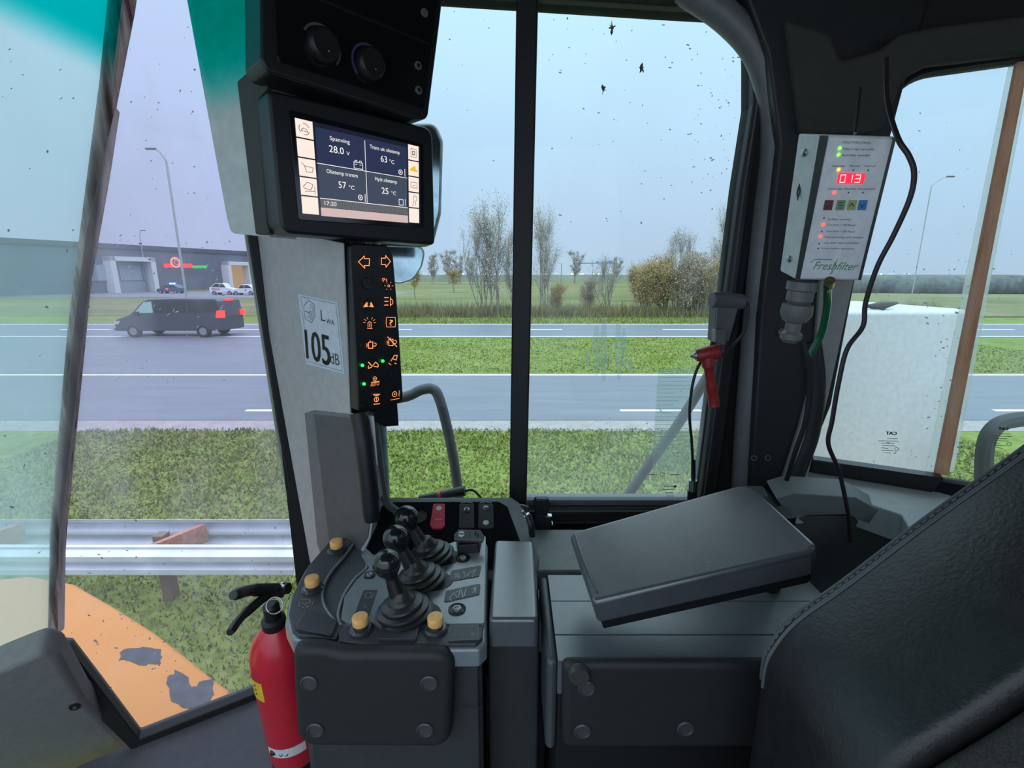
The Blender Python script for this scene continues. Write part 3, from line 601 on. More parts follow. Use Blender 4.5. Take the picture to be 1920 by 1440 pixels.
GC = [leafm('grass_blade_green', (0.185, 0.225, 0.055)), leafm('grass_blade_bright', (0.25, 0.28, 0.085)), leafm('grass_blade_dry', (0.28, 0.245, 0.12)), leafm('grass_blade_deep', (0.14, 0.17, 0.045))]
blades('grass', 95000, (-9, 9, 1.6, 9.7), (0.03, 0.09), GC, 'short green verge grass between the cab and the near road')
blades('grass', 26000, (-12, 22, 15.8, 24.8), (0.03, 0.09), GC, 'grass on the strip between the two roads')
blades('grass', 9000, (-10, 30, 32.3, 38), (0.10, 0.3), GC, 'rougher grass beyond the far road')
blades('dry_reeds', 24000, (-10, 34, 37, 41.5), (0.35, 1.3), [leafm('reed_brown', (0.30, 0.24, 0.14)), leafm('reed_dark', (0.17, 0.14, 0.09)), leafm('reed_olive', (0.25, 0.26, 0.11))], 'dry brown reeds along the ditch beyond the far road', 0.35)
quad_xy('ditch_bank', [(-10, 37.2), (40, 37.2), (40, 41.6), (-10, 41.6)], 0.12, 0.1, M_SOIL)
# ------------------------------------------------------------------ trees: trunk, branches, twigs with leaf flecks
M_BARK = mat('bare_bark', (0.24, 0.20, 0.175), 0.9, var=0.3, scale=5)
def leafy(name, c): return mat(name, c, 0.9, var=0.3, scale=2, spec=0.1)
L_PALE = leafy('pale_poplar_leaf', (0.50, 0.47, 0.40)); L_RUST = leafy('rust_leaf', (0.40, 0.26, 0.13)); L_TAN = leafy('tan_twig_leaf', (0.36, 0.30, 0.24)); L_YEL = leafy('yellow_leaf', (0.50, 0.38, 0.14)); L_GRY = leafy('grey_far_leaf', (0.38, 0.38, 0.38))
def tree_parts(h, spread, stems, leaves, up, leafs, lsz, rad, low=0.12):
    bm = bmesh.new(); LV = []
    def grow_(p, d, L, r, lev):
        pts = [p]; q = p.copy(); dd = d.copy(); n = 4
        for k in range(n):
            dd = (dd + Vector((random.gauss(0, .10), random.gauss(0, .10), random.gauss(0, .05) + up * 0.10))).normalized()
            q = q + dd * L / n; pts.append(q.copy())
            if lev >= 2 or (lev == 1 and k > 0): LV.append((q.copy(), L * 0.30))
        tube(bm, pts, [r, r * 0.8, r * 0.6, r * 0.45, r * 0.3], 5 if lev == 0 else 3, caps=False)
        if lev < 3:
            for k in range({0: 11, 1: 5, 2: 3}[lev]):
                f = random.uniform(low if lev == 0 else 0.2, 1.0); i = min(n - 1, int(f * n)); s = pts[i].lerp(pts[i + 1], f * n - i)
                a = random.uniform(0, 6.28); tilt = random.uniform(0.35, 0.8) * spread
                nd = (dd * (1 - 0.3 * tilt) + Vector((math.cos(a), math.sin(a), 0.15)) * tilt).normalized()
                grow_(s, nd, L * random.uniform(0.28, 0.48) * (1.15 - 0.45 * f if lev == 0 else 1), r * 0.45, lev + 1)
    for s in range(stems):
        a = 6.28 * s / stems; off = Vector((math.cos(a), math.sin(a), 0)) * (0.25 * (stems > 1))
        grow_(off, Vector((off.x * 0.5 * spread, off.y * 0.5 * spread, 1)).normalized(), h * random.uniform(0.72, 0.85), rad, 0)
    me = bpy.data.meshes.new('trunk'); bm.to_mesh(me); bm.free(); me.materials.append(M_BARK)
    n = leaves; idx = RNG.integers(0, len(LV), n); V = np.zeros((n, 3, 3))
    base = np.array([tuple(LV[i][0]) for i in idx]); sd = np.array([LV[i][1] for i in idx])[:, None]
    c = base + RNG.normal(0, 1, (n, 3)) * np.maximum(sd, 0.22) * 1.0
    c[:, 2] = np.clip(c[:, 2], 0.15, h * 1.05)
    for k in range(3): V[:, k] = c + RNG.normal(0, 1, (n, 3)) * lsz
    lm = bpy.data.meshes.new('foliage'); lm.from_pydata(V.reshape(-1, 3).tolist(), [], np.arange(n * 3).reshape(-1, 3).tolist())
    for m in leafs: lm.materials.append(m)
    lm.polygons.foreach_set('material_index', RNG.integers(0, len(leafs), n).astype(np.int32)); lm.update()
    return me, lm
def plant(proto, name, x, y, s, rz, label, cat, group, sx=1.0):
    t = thing(name, (x, y, 0.0), label, cat, group); t.rotation_euler = (0, 0, rz); t.scale = (s * sx, s * sx, s)
    for nm, me in zip(('trunk', 'foliage'), proto):
        o = bpy.data.objects.new(nm, me); COL.objects.link(o); o.parent = t
    return t
T_POP = tree_parts(7.6, 0.75, 4, 12000, 1.2, [L_PALE, L_TAN, L_GRY, L_PALE], 0.03, 0.07)
T_POP2 = tree_parts(7.0, 0.8, 5, 10000, 1.0, [L_PALE, L_TAN, L_TAN, L_GRY], 0.03, 0.06)
T_RUST = tree_parts(4.9, 1.0, 6, 14000, 0.7, [L_RUST, L_TAN, L_YEL], 0.04, 0.05, low=0.05)
T_TAN = tree_parts(4.7, 1.0, 7, 12000, 0.8, [L_TAN, L_TAN, L_PALE, L_RUST], 0.035, 0.045, low=0.05)
T_SMALL = tree_parts(4.0, 0.8, 1, 2600, 0.6, [L_YEL, L_RUST, L_TAN], 0.06, 0.07, low=0.4)
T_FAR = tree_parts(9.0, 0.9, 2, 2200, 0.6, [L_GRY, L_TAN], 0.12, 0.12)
def gx_(px, y): return (px - 960) / FPX * y * 1.0
g1 = 'bare poplars beyond the far road'
for px, y, s, pr, lab, sx in ((928, 37.5, 1.12, T_POP, 'tallest pale bare poplar just left of the window centre bar', 1.1), (906, 38.5, 1.0, T_POP2, 'slim pale poplar at the left edge of the roadside clump', 0.7),
        (1020, 38.5, 1.08, T_POP, 'pale poplar just right of the window centre bar', 0.75), (965, 38.2, 0.95, T_POP2, 'bare poplar directly behind the window centre bar', 0.7),
        (1135, 40, 0.66, T_POP2, 'low bare tree midway across the sliding window', 0.9), (1100, 41, 0.60, T_TAN, 'tan leafless bush left of the low bare tree', 1.0), (1040, 41, 0.55, T_RUST, 'low orange-brown bush right of the centre bar', 1.0),
        (1190, 60, 0.95, T_RUST, 'yellow-brown round bush set back in the field', 1.0),
        (1205, 38.5, 0.90, T_RUST, 'dense rust-brown thicket at the left of the right-hand clump', 1.0), (1240, 39.0, 1.02, T_RUST, 'tallest rust-brown thicket in the right-hand clump', 1.0),
        (1275, 38.4, 0.98, T_TAN, 'tan leafless thicket right of the rust-brown one', 1.0), (1262, 41, 0.98, T_POP2, 'thin bare tree rising out of the right-hand clump', 0.7),
        (1305, 39, 1.0, T_TAN, 'tan leafless thicket beside the black window surround', 1.05), (1342, 40, 1.12, T_POP, 'pale bare tree nearest the black window surround', 0.7), (1330, 38.2, 0.95, T_RUST, 'brown bush behind the red hammer', 1.0), (1372, 39, 0.95, T_TAN, 'tan bush half hidden by the rear pillar', 1.0)):
    plant(pr, 'bare_tree' if pr in (T_POP, T_POP2) else 'roadside_bush', gx_(px, y), y, s, random.uniform(0, 6), lab, 'tree' if pr in (T_POP, T_POP2) else 'bush', g1, sx)
plant(T_SMALL, 'young_tree', gx_(781, 66), 66, 1.05, 1, 'lone young yellow-brown tree in the field beside the switch panel', 'tree', None)
plant(T_SMALL, 'young_tree', gx_(853, 90), 90, 1.0, 2, 'round reddish bush in the field between the young tree and the poplars', 'bush', None, 1.6)
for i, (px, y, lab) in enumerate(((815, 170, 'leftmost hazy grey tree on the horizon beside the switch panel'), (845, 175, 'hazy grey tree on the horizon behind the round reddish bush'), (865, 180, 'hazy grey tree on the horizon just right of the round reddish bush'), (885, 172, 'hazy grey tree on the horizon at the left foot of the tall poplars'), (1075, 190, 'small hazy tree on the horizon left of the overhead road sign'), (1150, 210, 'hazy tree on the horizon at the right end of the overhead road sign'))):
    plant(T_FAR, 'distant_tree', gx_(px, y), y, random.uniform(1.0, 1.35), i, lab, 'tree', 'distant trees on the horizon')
# far tree line, dark hedge in the rear window
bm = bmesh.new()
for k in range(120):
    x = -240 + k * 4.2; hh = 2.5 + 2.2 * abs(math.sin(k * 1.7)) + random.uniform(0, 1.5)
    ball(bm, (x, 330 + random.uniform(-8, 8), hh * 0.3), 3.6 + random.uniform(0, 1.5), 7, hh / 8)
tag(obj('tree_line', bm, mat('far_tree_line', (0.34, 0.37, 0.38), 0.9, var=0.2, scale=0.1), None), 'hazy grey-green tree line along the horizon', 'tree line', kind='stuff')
bm = bmesh.new()
for k in range(60):
    ball(bm, (52 + k * 1.7, 92 + random.uniform(-1, 1) - k * 0.35, 1.2), 2.2 + random.uniform(0, .5), 8, 0.75)
tag(obj('dark_hedge', bm, mat('dark_hedge_leaves', (0.09, 0.10, 0.10), 0.9, var=0.4, scale=1.5), None), 'long dark hedge on the horizon seen through the rear corner window', 'hedge', kind='stuff')
# highway behind: lights and overhead sign
bm = bmesh.new(); pe = Pl((0, 0, 0), (0, 1, 0), (0, 0, 1)); prism(bm, pe, [(226, 0), (235, 3.3), (262, 3.3), (272, 0)], -240, 240); o = obj('motorway_embankment', bm, mat('embankment_grass', (0.14, 0.155, 0.12), 1.0, var=.25, scale=.05, spec=.05), None, smooth=False); o['kind'] = 'structure'
M_HL = emis('headlight', (1.0, 0.85, 0.55), 1.5)
for i, (px, y) in enumerate(((868, 250), (882, 255), (912, 250), (925, 250), (938, 248), (1025, 250), (1072, 248), (1075, 255), (1088, 252), (1093, 250), (1112, 248), (1122, 252), (1642, 250), (1652, 255), (1300, 250))):
    p = PY(px, 511, y); p.z = 3.64
    bm = bmesh.new(); lathe(bm, (p.x, p.y, p.z), (0, -1, 0), [(0.36, 0), (0.36, 0.3), (0.2, 0.5)], 10, 1.6, side=(1, 0, 0))
    tag(obj('distant_headlight', bm, M_HL, None), 'tiny warm headlight of motorway traffic on the horizon', 'headlight', 'headlights of motorway traffic on the horizon')
gan = thing('overhead_sign', PY(1120, 512, 240), 'blue overhead motorway sign gantry far away on the horizon', 'road sign')
def fbox(name, px0, px1, py0, py1, y, d, m, parent=None):
    a = PY(px0, py1, y); b = PY(px1, py0, y); bm = bmesh.new(); box(bm, (a.x, y, min(a.z, b.z)), (b.x, y + d, max(a.z, b.z))); return obj(name, bm, m, parent, smooth=False)
fbox('gantry_beam', 1085, 1158, 493, 494.2, 240, .5, M_DGREY, gan); fbox('gantry_post', 1086, 1087, 494, 515.2, 240, .4, M_DGREY, gan); fbox('gantry_post', 1156, 1157, 494, 515.2, 240, .4, M_DGREY, gan)
fbox('sign_panel', 1142, 1154, 489, 495, 239, .4, mat('blue_sign', (0.08, 0.2, 0.6)), gan)
for x in (1118, 1128, 1137): fbox('sign_panel', x, x + 4.5, 490, 494, 239, .4, mat('blue_sign', (0.08, 0.2, 0.6)), gan)
# ------------------------------------------------------------------ distant building with its lit shop sign
M_WALL = mat('dark_cladding', (0.12, 0.14, 0.19), 0.7, var=0.15, scale=0.3)
bl_ = thing('retail_building', (-75, 105, 0), 'long dark flat-roofed shop building with white gate frames and a lit sign', 'building')
e0 = PY(100, 452, 82); e1 = PY(480, 477.5, 122)
PBU = Pl((e0.x, e0.y, 0), (e1.x - e0.x, e1.y - e0.y, 0), (0, 0, 1))
Lb = (Vector((e1.x, e1.y)) - Vector((e0.x, e0.y))).length
bm = bmesh.new(); prism(bm, PBU, [(-30, 0), (Lb + 10, 0), (Lb + 10, e0.z * 1.0), (-30, e0.z * 1.0)], -25, 0); obj('wall', bm, M_WALL, bl_, smooth=False)
bm = bmesh.new(); prism(bm, PBU, [(-30, e0.z - 0.7), (Lb + 10, e0.z - 0.7), (Lb + 10, e0.z + 0.1), (-30, e0.z + 0.1)], 0, 0.3); obj('roof_edge', bm, mat('roof_edge', (0.07, 0.08, 0.11)), bl_, smooth=False)
M_CREAM = mat('white_gate_frame', (0.62, 0.64, 0.68))
for (a, b, t, m_) in ((205, 290, 480, M_CREAM), (426, 470, 490, M_CREAM)):
    bm = bmesh.new(); q = PBU.locs([(a, t), (b, t), (b + 4, 545), (a - 2, 545)], 2)
    x0, x1 = q[0][0], q[1][0]; zt = q[0][1]
    for X0, X1, Z0, Z1 in ((x0, x1, zt - .8, zt), (x0, x0 + .9, 0, zt), (x1 - .9, x1, 0, zt)): prism(bm, PBU, [(X0, Z0), (X1, Z0), (X1, Z1), (X0, Z1)], 0, 2)
    g = obj('gate_frame', bm, m_, bl_, smooth=False)
    bm = bmesh.new(); prism(bm, PBU, [(x0 + .9, 0), (x1 - .9, 0), (x1 - .9, zt - .8), (x0 + .9, zt - .8)], 0, 0.2)
    obj('gate_panel', bm, emis('lit_gate_interior', (0.45, 0.30, 0.13), 0.9) if a > 400 else mat('grey_gate', (0.26, 0.31, 0.36)), bl_, smooth=False)
for px in (165, 185, 235, 255, 275):
    bm = bmesh.new(); c = PBU.loc(px, 500, .3); prism(bm, PBU, [(c[0] - 1.2, 2.2), (c[0] + 1.2, 2.2), (c[0] + 1.2, 5.0), (c[0] - 1.2, 5.0)], 0.2, 0.35); obj('window', bm, mat('grey_window', (0.30, 0.35, 0.42), 0.2), bl_, smooth=False)
sgn = thing('shop_sign', PBU.w(PBU.loc(350, 495)[0], 4, 1.5), 'lit red and green shop sign with a ringed C on the dark building', 'sign')
RED = emis('sign_red', (1.0, 0.05, 0.07), 1.1); GRN = emis('sign_green', (0.05, 0.75, 0.2), 0.8)
for a, b in ((309, 318), (319, 325), (336, 344), (345, 351), (352, 361)): bm = bmesh.new(); prism(bm, PBU, rpoly(PBU.locs([(a, 494), (b, 494.5), (b, 502), (a, 502)], 1.5), .3), 1.2, 1.5); obj('red_letter', bm, RED, sgn, smooth=False)
for a, b in ((362, 367), (368, 373), (374, 379), (380, 388)): bm = bmesh.new(); prism(bm, PBU, rpoly(PBU.locs([(a, 497.5), (b, 498), (b, 503), (a, 503)], 1.5), .3), 1.2, 1.5); obj('green_letter', bm, GRN, sgn, smooth=False)
bm = bmesh.new(); c = PBU.loc(329, 492, 1.6); ring(bm, PBU, c, 0.75, 1.05, 1.5, 1.7); text_into(bm, PBU, 'C', (c[0] - .45, c[1] - .45), (c[0] + .45, c[1] - .45), 1.72, h=0.9); obj('ringed_letter', bm, emis('sign_pale_red', (1.0, 0.35, 0.3), 1.1), sgn, smooth=False)
bm = bmesh.new(); flat(bm, PBU, PBU.locs([(322, 483), (328, 484), (330, 487), (326, 486)], 1.7), 1.7); obj('yellow_mark', bm, emis('sign_yellow', (0.9, 0.75, 0.1), 1), sgn, smooth=False)
# lamp posts
def lamp_post(px, pyb, pyt, y, arm, lab, r=0.09):
    b = PY(px, 540, y); top = PY(px, pyt, y); x = b.x
    t = thing('street_lamp', (x, y, 0), lab, 'street lamp', None)
    bm = bmesh.new(); tube(bm, [(x, y, 0), (x, y, top.z - 1.2)] + [(x + arm * 0.15 * k, y, top.z - 1.2 + 1.0 * math.sin(k * 0.35)) for k in range(1, 5)], [r, r * .8, r * .7, r * .6], 8); obj('pole', bm, mat('galvanised_pole', (0.33, 0.33, 0.35), 0.5), t)
    bm = bmesh.new(); box(bm, (x + arm * 0.6 - (0 if arm > 0 else .9), y - .12, top.z - .25), (x + arm * 0.6 + (.9 if arm > 0 else 0), y + .12, top.z - .1)); obj('lamp_head', bm, M_DGREY, t, bevel=.03)
lamp_post(347, 540, 275, 45, -1.2, 'tall grey street lamp rising behind the black van', .10)
lamp_post(1712, 520, 328, 60, 2.6, 'thin curved street lamp seen through the rear corner window', .06)
lamp_post(278, 540, 430, 95, .6, 'short distant street lamp above the shop roof', .08)
bm = bmesh.new()
tube(bm, [(gx_(1050, 120) + 0, 120, 0), (gx_(1050, 120), 120, 6)], .08, 6)
tag(obj('distant_mast', bm, M_GREY, None), 'thin pale mast on the horizon right of the centre bar', 'mast')
# ------------------------------------------------------------------ vehicles
def car(name, x, y, L, Hh, Wd, m, label, cat, van=False, face=-1, glassm=None, group=None, z=0.02):
    t = thing(name, (x, y, z), label, cat, group)
    if van: prof = [(0, .30), (0, .74), (.03, .92), (.13, 1.10), (.165, 1.20), (.285, 1.80), (.35, 1.93), (.60, 1.97), (.955, 1.95), (.98, 1.80), (1.0, 1.05), (1.0, .32)]
    else: prof = [(0, .28), (0, .65), (.05, .78), (.26, .90), (.38, 1.36), (.48, 1.46), (.74, 1.44), (.90, 1.02), (.99, .92), (1.0, .28)]
    k = Hh / (1.96 if van else 1.46)
    P = Pl((x, y, z), (1, 0, 0), (0, 0, 1)); sgn_ = 1 if face < 0 else -1
    pts = [((f - .5) * L * sgn_, h * k) for f, h in prof]
    bm = bmesh.new(); prism(bm, P, rpoly(pts, .10, 3), -Wd / 2, Wd / 2, taper=0.02); obj('body', bm, m, t, bevel=.06, seg=3)
    GW = glassm or mat('dark_car_glass', (0.03, 0.035, 0.04), 0.12)
    if van: wins = [[(.205, 1.22), (.305, 1.76), (.375, 1.80), (.375, 1.24)], [(.39, 1.24), (.39, 1.82), (.67, 1.82), (.67, 1.24)], [(.69, 1.24), (.69, 1.82), (.95, 1.80), (.96, 1.26)]]
    else: wins = [[(.31, .95), (.40, 1.34), (.55, 1.38), (.55, .95)], [(.57, .95), (.57, 1.38), (.73, 1.36), (.86, .98)]]
    for i, w_ in enumerate(wins):
        bm = bmesh.new(); prism(bm, P, rpoly([((f - .5) * L * sgn_, h * k) for f, h in w_], .03, 2), Wd / 2 - .02, Wd / 2 + .012)
        obj('side_window', bm, mat('green_tinted_glass', (0.35, 0.5, 0.46), 0.15) if (van and i == 0) else GW, t, smooth=False)
    for f in ((.17, .80) if van else (.18, .80)):
        for sd in (1, -1):
            bm = bmesh.new(); c = ((f - .5) * L * sgn_, .33)
            q = P.w(c[0], c[1], sd * (Wd / 2 - .2)); lathe(bm, q, (0, -sd, 0), [(.20, 0), (.33, 0), (.34, .04), (.34, .2), (.30, .235), (.22, .22), (.2, .18), (.0, .17)], 20)
            w = obj('wheel', bm, M_RUB, t)
            if sd == 1:
                bm = bmesh.new(); lathe(bm, P.w(c[0], c[1], Wd / 2 + .0), (0, -1, 0), [(.19, 0), (.20, .02), (.06, .0), (0, .02)], 12); obj('hubcap', bm, mat('alloy', (0.3, 0.3, 0.32), .3, metal=.6), w)
    return t, P, pts
vy = 25.9; vx = (348 - 960) / FPX * vy * 1.01
van, Pv, _ = car('van', vx, vy, 5.75, 2.02, 1.9, mat('black_van_paint', (0.035, 0.04, 0.055), 0.3, coat=0.4), 'black passenger van driving left with its tail lights on', 'van', van=True)
bm = bmesh.new(); prism(bm, Pv, [(2.50, 1.02), (2.88, 1.02), (2.90, 1.38), (2.58, 1.38)], .80, .985); obj('tail_light', bm, emis('tail_light_red', (1.0, 0.03, 0.02), 3.0), van, smooth=False)
bm = bmesh.new(); prism(bm, Pv, [(2.80, 1.05), (3.0, 1.05), (3.0, 1.35), (2.80, 1.35)], -.9, -.7); obj('tail_light', bm, emis('tail_light_red', (1.0, 0.03, 0.02), 3.0), van, smooth=False)
bm = bmesh.new(); prism(bm, Pv, [(2.50, 1.86), (2.78, 1.86), (2.78, 1.95), (2.50, 1.95)], -.3, .3); obj('brake_light', bm, emis('tail_light_red', (1.0, 0.03, 0.02), 3.0), van, smooth=False)
bm = bmesh.new(); box(bm, (vx - 1.62, vy - 1.12, 1.15), (vx - 1.42, vy - .95, 1.36)); obj('wing_mirror', bm, M_BLACK, van, bevel=.03)
bm = bmesh.new(); prism(bm, Pv, [(-2.87, .35), (-2.5, .35), (-2.5, .5), (-2.88, .5)], -.8, .965); obj('bumper', bm, M_DGREY, van, bevel=.03)
bm = bmesh.new(); prism(bm, Pv, [(-2.84, .68), (-2.6, .70), (-2.5, .86), (-2.82, .84)], .7, .96); obj('headlamp', bm, mat('headlamp_glass', (0.5, 0.52, 0.45), .2), van, smooth=False)
c2, P2, _ = car('police_car', gx_(333, 86), 86, 4.2, 1.6, 1.7, mat('dark_blue_paint', (0.05, 0.07, 0.14), .35), 'dark car with a blue flashing light parked below the lit sign', 'car')
bm = bmesh.new(); prism(bm, P2, [(.0, 1.6), (.7, 1.6), (.7, 1.85), (.0, 1.85)], -.3, .3); obj('blue_light', bm, emis('blue_flash', (0.15, 0.5, 1.0), 5), c2, smooth=False)
bm = bmesh.new(); prism(bm, P2, [(-.35, .65), (.0, .65), (.0, .95), (-.35, .95)], .85, .88); obj('red_light', bm, emis('tail_light_red', (1, .03, .02), 3), c2, smooth=False)
c3, P3, _ = car('parked_car', gx_(430, 80), 80, 4.0, 1.9, 1.6, mat('white_paint', (0.6, 0.6, 0.63), .35), 'white car with red stripes parked left of the lit yellow gate', 'car', face=1)
bm = bmesh.new(); prism(bm, P3, [(-1.4, .8), (-.2, .8), (-.2, 1.05), (-1.4, 1.05)], .8, .82); obj('red_stripe', bm, mat('red_stripe', (.7, .12, .12)), c3, smooth=False)
car('parked_car', gx_(470, 79), 79, 3.8, 1.7, 1.6, mat('white_paint', (0.6, 0.6, 0.63), .35), 'white car half hidden behind the display pillar', 'car')
# ------------------------------------------------------------------ guard rail
M_GALV = mat('galvanised_steel', (0.66, 0.69, 0.76), 0.38, var=0.12, scale=3, metal=0.25)
def wbeam(y, label, face):
    prof = [(.00, .75), (.02, .735), (.02, .71), (.085, .675), (.085, .63), (.02, .605), (.015, .585), (.02, .565), (.085, .54), (.085, .495), (.02, .46), (.02, .445), (.0, .44)]
    bm = bmesh.new(); rings = []
    for x in np.linspace(-9, -.4, 22):
        rings.append([bm.verts.new((x, y - face * a, z)) for a, z in prof])
    for A, B in zip(rings, rings[1:]):
        for k in range(len(prof) - 1): bm.faces.new((A[k], A[k + 1], B[k + 1], B[k]))
    o = obj('guard_rail_beam', bm, M_GALV, gr, angle=50)
    md = o.modifiers.new('s', 'SOLIDIFY'); md.thickness = .004; return o
gr = thing('guard_rail', (-4, 4.25, 0), 'double-sided galvanised steel guard rail in the grass outside the windscreen', 'guard rail')
wbeam(4.03, '', 1); wbeam(4.50, '', -1)
for x in (-7.0, -5.35, -3.45, -1.8):
    bm = bmesh.new(); box(bm, (x - .05, 4.22, 0), (x + .05, 4.32, .72)); obj('guard_rail_post', bm, mat('rusty_post', (0.2, 0.15, 0.12), .8), gr, smooth=False)
    bm = bmesh.new(); hexa(bm, [(x - .05, 4.04, .50), (x + .01, 4.04, .50), (x + .30, 4.50, .50), (x + .24, 4.50, .50), (x - .05, 4.04, .70), (x + .01, 4.04, .70), (x + .30, 4.50, .70), (x + .24, 4.50, .70)])
    obj('spacer_bracket', bm, mat('rust_orange', (0.48, 0.19, 0.12) if x == -1.8 else (0.45, 0.2, 0.14), .8, var=.3, scale=20), gr, smooth=False)
# ------------------------------------------------------------------ the machine's own orange fender, with worn patches, and the tyre below
M_OR = ramp_mat('worn_orange_paint', [(0.22, (0.30, 0.15, 0.06)), (0.33, (0.62, 0.25, 0.05)), (0.6, (0.64, 0.28, 0.07)), (0.8, (0.60, 0.31, 0.12))], 3.2, rough=0.45, scale2=14, mix2=0.4)
fh = -1.22
PFE = Pl((0, 0, H + fh), (1, 0, 0), (0, 1, 0))
fp = PFE.locs([(-420, 1160), (-150, 1090), (0, 1083), (60, 1078), (140, 1092), (215, 1135), (290, 1182), (350, 1228), (400, 1268), (432, 1290), (420, 1400), (300, 1560), (-200, 1560), (-420, 1400)])
bm = bmesh.new(); prism(bm, PFE, fp, -0.07, 0.0)
fe = obj('front_fender', bm, M_OR, None, bevel=0.02, seg=4); tag(fe, 'curved orange front fender with two bare grey worn patches', 'fender')
M_BARE = mat('bare_worn_metal', (0.06, 0.063, 0.075), 0.5, var=0.3, scale=30)
def patch(pts, nm='worn_patch'):
    out = []
    for i in range(len(pts)):
        p, q = pts[i], pts[(i + 1) % len(pts)]
        for f in (0, .33, .66): out.append((p[0] + (q[0] - p[0]) * f + random.uniform(-4, 4), p[1] + (q[1] - p[1]) * f + random.uniform(-3, 3)))
    bm = bmesh.new(); prism(bm, PFE, PFE.locs(out), 0.0, 0.0015); bmesh.ops.triangulate(bm, faces=bm.faces[:]); obj(nm, bm, M_BARE, fe, smooth=False)
patch([(228, 1220), (250, 1213), (275, 1216), (300, 1215), (306, 1232), (300, 1242), (272, 1250), (245, 1242), (222, 1238)])
patch([(312, 1268), (330, 1258), (352, 1270), (362, 1290), (380, 1278), (402, 1268), (398, 1300), (390, 1322), (352, 1330), (322, 1318), (316, 1290)])
patch([(176, 1203), (184, 1201), (182, 1208)], 'rust_spot')
wh = thing('front_wheel', (-1.9, 1.15, 0), 'big black tyre of the machine under the orange fender', 'tyre')  # a wheel, only its tyre and rim, without an axle
bm = bmesh.new(); lathe(bm, (-1.9, 1.42, .85), (0, -1, 0), [(.3, .05), (.5, .0), (.75, .0), (.83, .06), (.85, .12), (.85, .48), (.83, .54), (.75, .6), (.5, .6), (.3, .55)], 40); obj('tyre', bm, M_RUB, wh)
bm = bmesh.new(); lathe(bm, (-1.9, 1.44, .85), (0, -1, 0), [(.1, 0), (.45, .04), (.45, .5), (.1, .56)], 30); obj('rim', bm, mat('orange_rim', (0.8, 0.4, 0.1)), wh)
# outside fittings: handrails, mirrors, white side panel, wiper arm
M_TUBE = mat('grey_painted_tube', (0.085, 0.083, 0.095), 0.6, var=.15, scale=40, bump=.4)
def hand(name, pts, y, r, lab, cat, m=M_TUBE):
    P_ = [PY(a, b, y) for a, b in pts]; P_.append(Vector((P_[-1].x, .965, P_[-1].z - .06)))
    bm = bmesh.new(); tube(bm, smooth_path(P_, 5), r, 12); return tag(obj(name, bm, m, None), lab, cat)
hand('handrail', [(640, 752), (750, 746), (790, 731), (812, 730), (824, 748), (838, 800), (852, 870), (864, 960), (868, 1000)], 1.30, .0145, 'bent grey tubular handrail outside the fixed side window', 'handrail')
hand('mirror_bracket', [(1330, 700), (1275, 790), (1225, 860), (1175, 932), (1150, 965)], 1.28, .0135, 'grey tube sloping down outside the sliding side window', 'bracket')
hand('door_frame_rail', [(702, 440), (706, 600), (712, 760), (722, 960)], 1.02, .012, 'dark vertical rail just outside the window beside the grey pillar', 'rail', mat('dirty_green_grey', (0.10, 0.13, 0.13), .5, var=.4, scale=30))
M_MIR = glass('mirror_back_haze', (0.55, 0.62, 0.60), (0.35, 0.55), hs=14, hcol=(0.35, 0.40, 0.38))
def mirror(name, px, y, lab, dep):
    pl = Pl((0, y, H), (1, 0.25, 0), (0, 0, 1)); q = rpoly(pl.locs(px), .03, 6)
    t = thing(name, pl.hit(*px[0]), lab, 'mirror')
    bm = bmesh.new(); prism(bm, pl, q, -dep, 0); obj('housing', bm, mat('grey_green_mirror_shell', (0.17, 0.20, 0.19), 0.3, var=.5, scale=25, coat=.5), t, bevel=.012, seg=4)
    c = [(sum(p[0] for p in q) / len(q)), sum(p[1] for p in q) / len(q)]
    bm = bmesh.new(); m0 = pl.w(c[0] - .03, c[1], -.02); tube(bm, [m0, Vector((-.40, .975, m0.z))], .01, 8); obj('bracket_arm', bm, M_BLACK, t)
    bm = bmesh.new(); prism(bm, pl, [(c[0] + (a - c[0]) * .9, c[1] + (b - c[1]) * .92) for a, b in q], 0, .002); obj('mirror_glass', bm, mat('mirror_glass', (0.62, 0.68, 0.70), 0.08, metal=1.0, var=.3, scale=20), t)
mirror('wing_mirror', [(640, 230), (818, 228), (832, 262), (828, 400), (812, 462), (640, 462)], 1.22, 'rounded exterior mirror showing behind the lit display', .05)
mirror('convex_mirror', [(690, 458), (800, 462), (792, 500), (776, 524), (752, 532), (700, 530)], 1.20, 'small rounded exterior mirror under the larger one beside the switch panel', .06)
t = thing('side_cabinet', PY(1700, 1000, 1.5), 'white panel of the machine body below the rear corner window', 'machine panel')
a = PY(1500, 580, 1.5); b = PY(1822, 586, 1.5)
bm = bmesh.new(); box(bm, (a.x, 1.5, 1.6), (b.x, 2.0, a.z)); obj('panel', bm, mat('white_gloss_panel', (0.72, 0.73, 0.76), 0.35, coat=.3), t, bevel=.02, seg=4)
bm = bmesh.new(); c = PY(1652, 574, 1.52); tube(bm, [c + Vector((-.05, 0, .0)), c, c + Vector((.05, 0, .01))], [.004, .014, .004], 8); tube(bm, [c, c - Vector((0, 0, .03))], .012, 8); obj('latch', bm, M_RUB, t)
bm = bmesh.new(); pr_ = smooth_path([PY(x, y, 1.35) for x, y in ((1845, 960), (1846, 850), (1862, 805), (1900, 788), (1990, 782))]); tube(bm, pr_, .022, 10)
tag(obj('rear_mirror_arm', bm, mat('dark_mirror_frame', (0.03, 0.04, 0.04), .7), None), 'dark curved mirror frame outside the far rear pane above the seat edge', 'mirror frame')
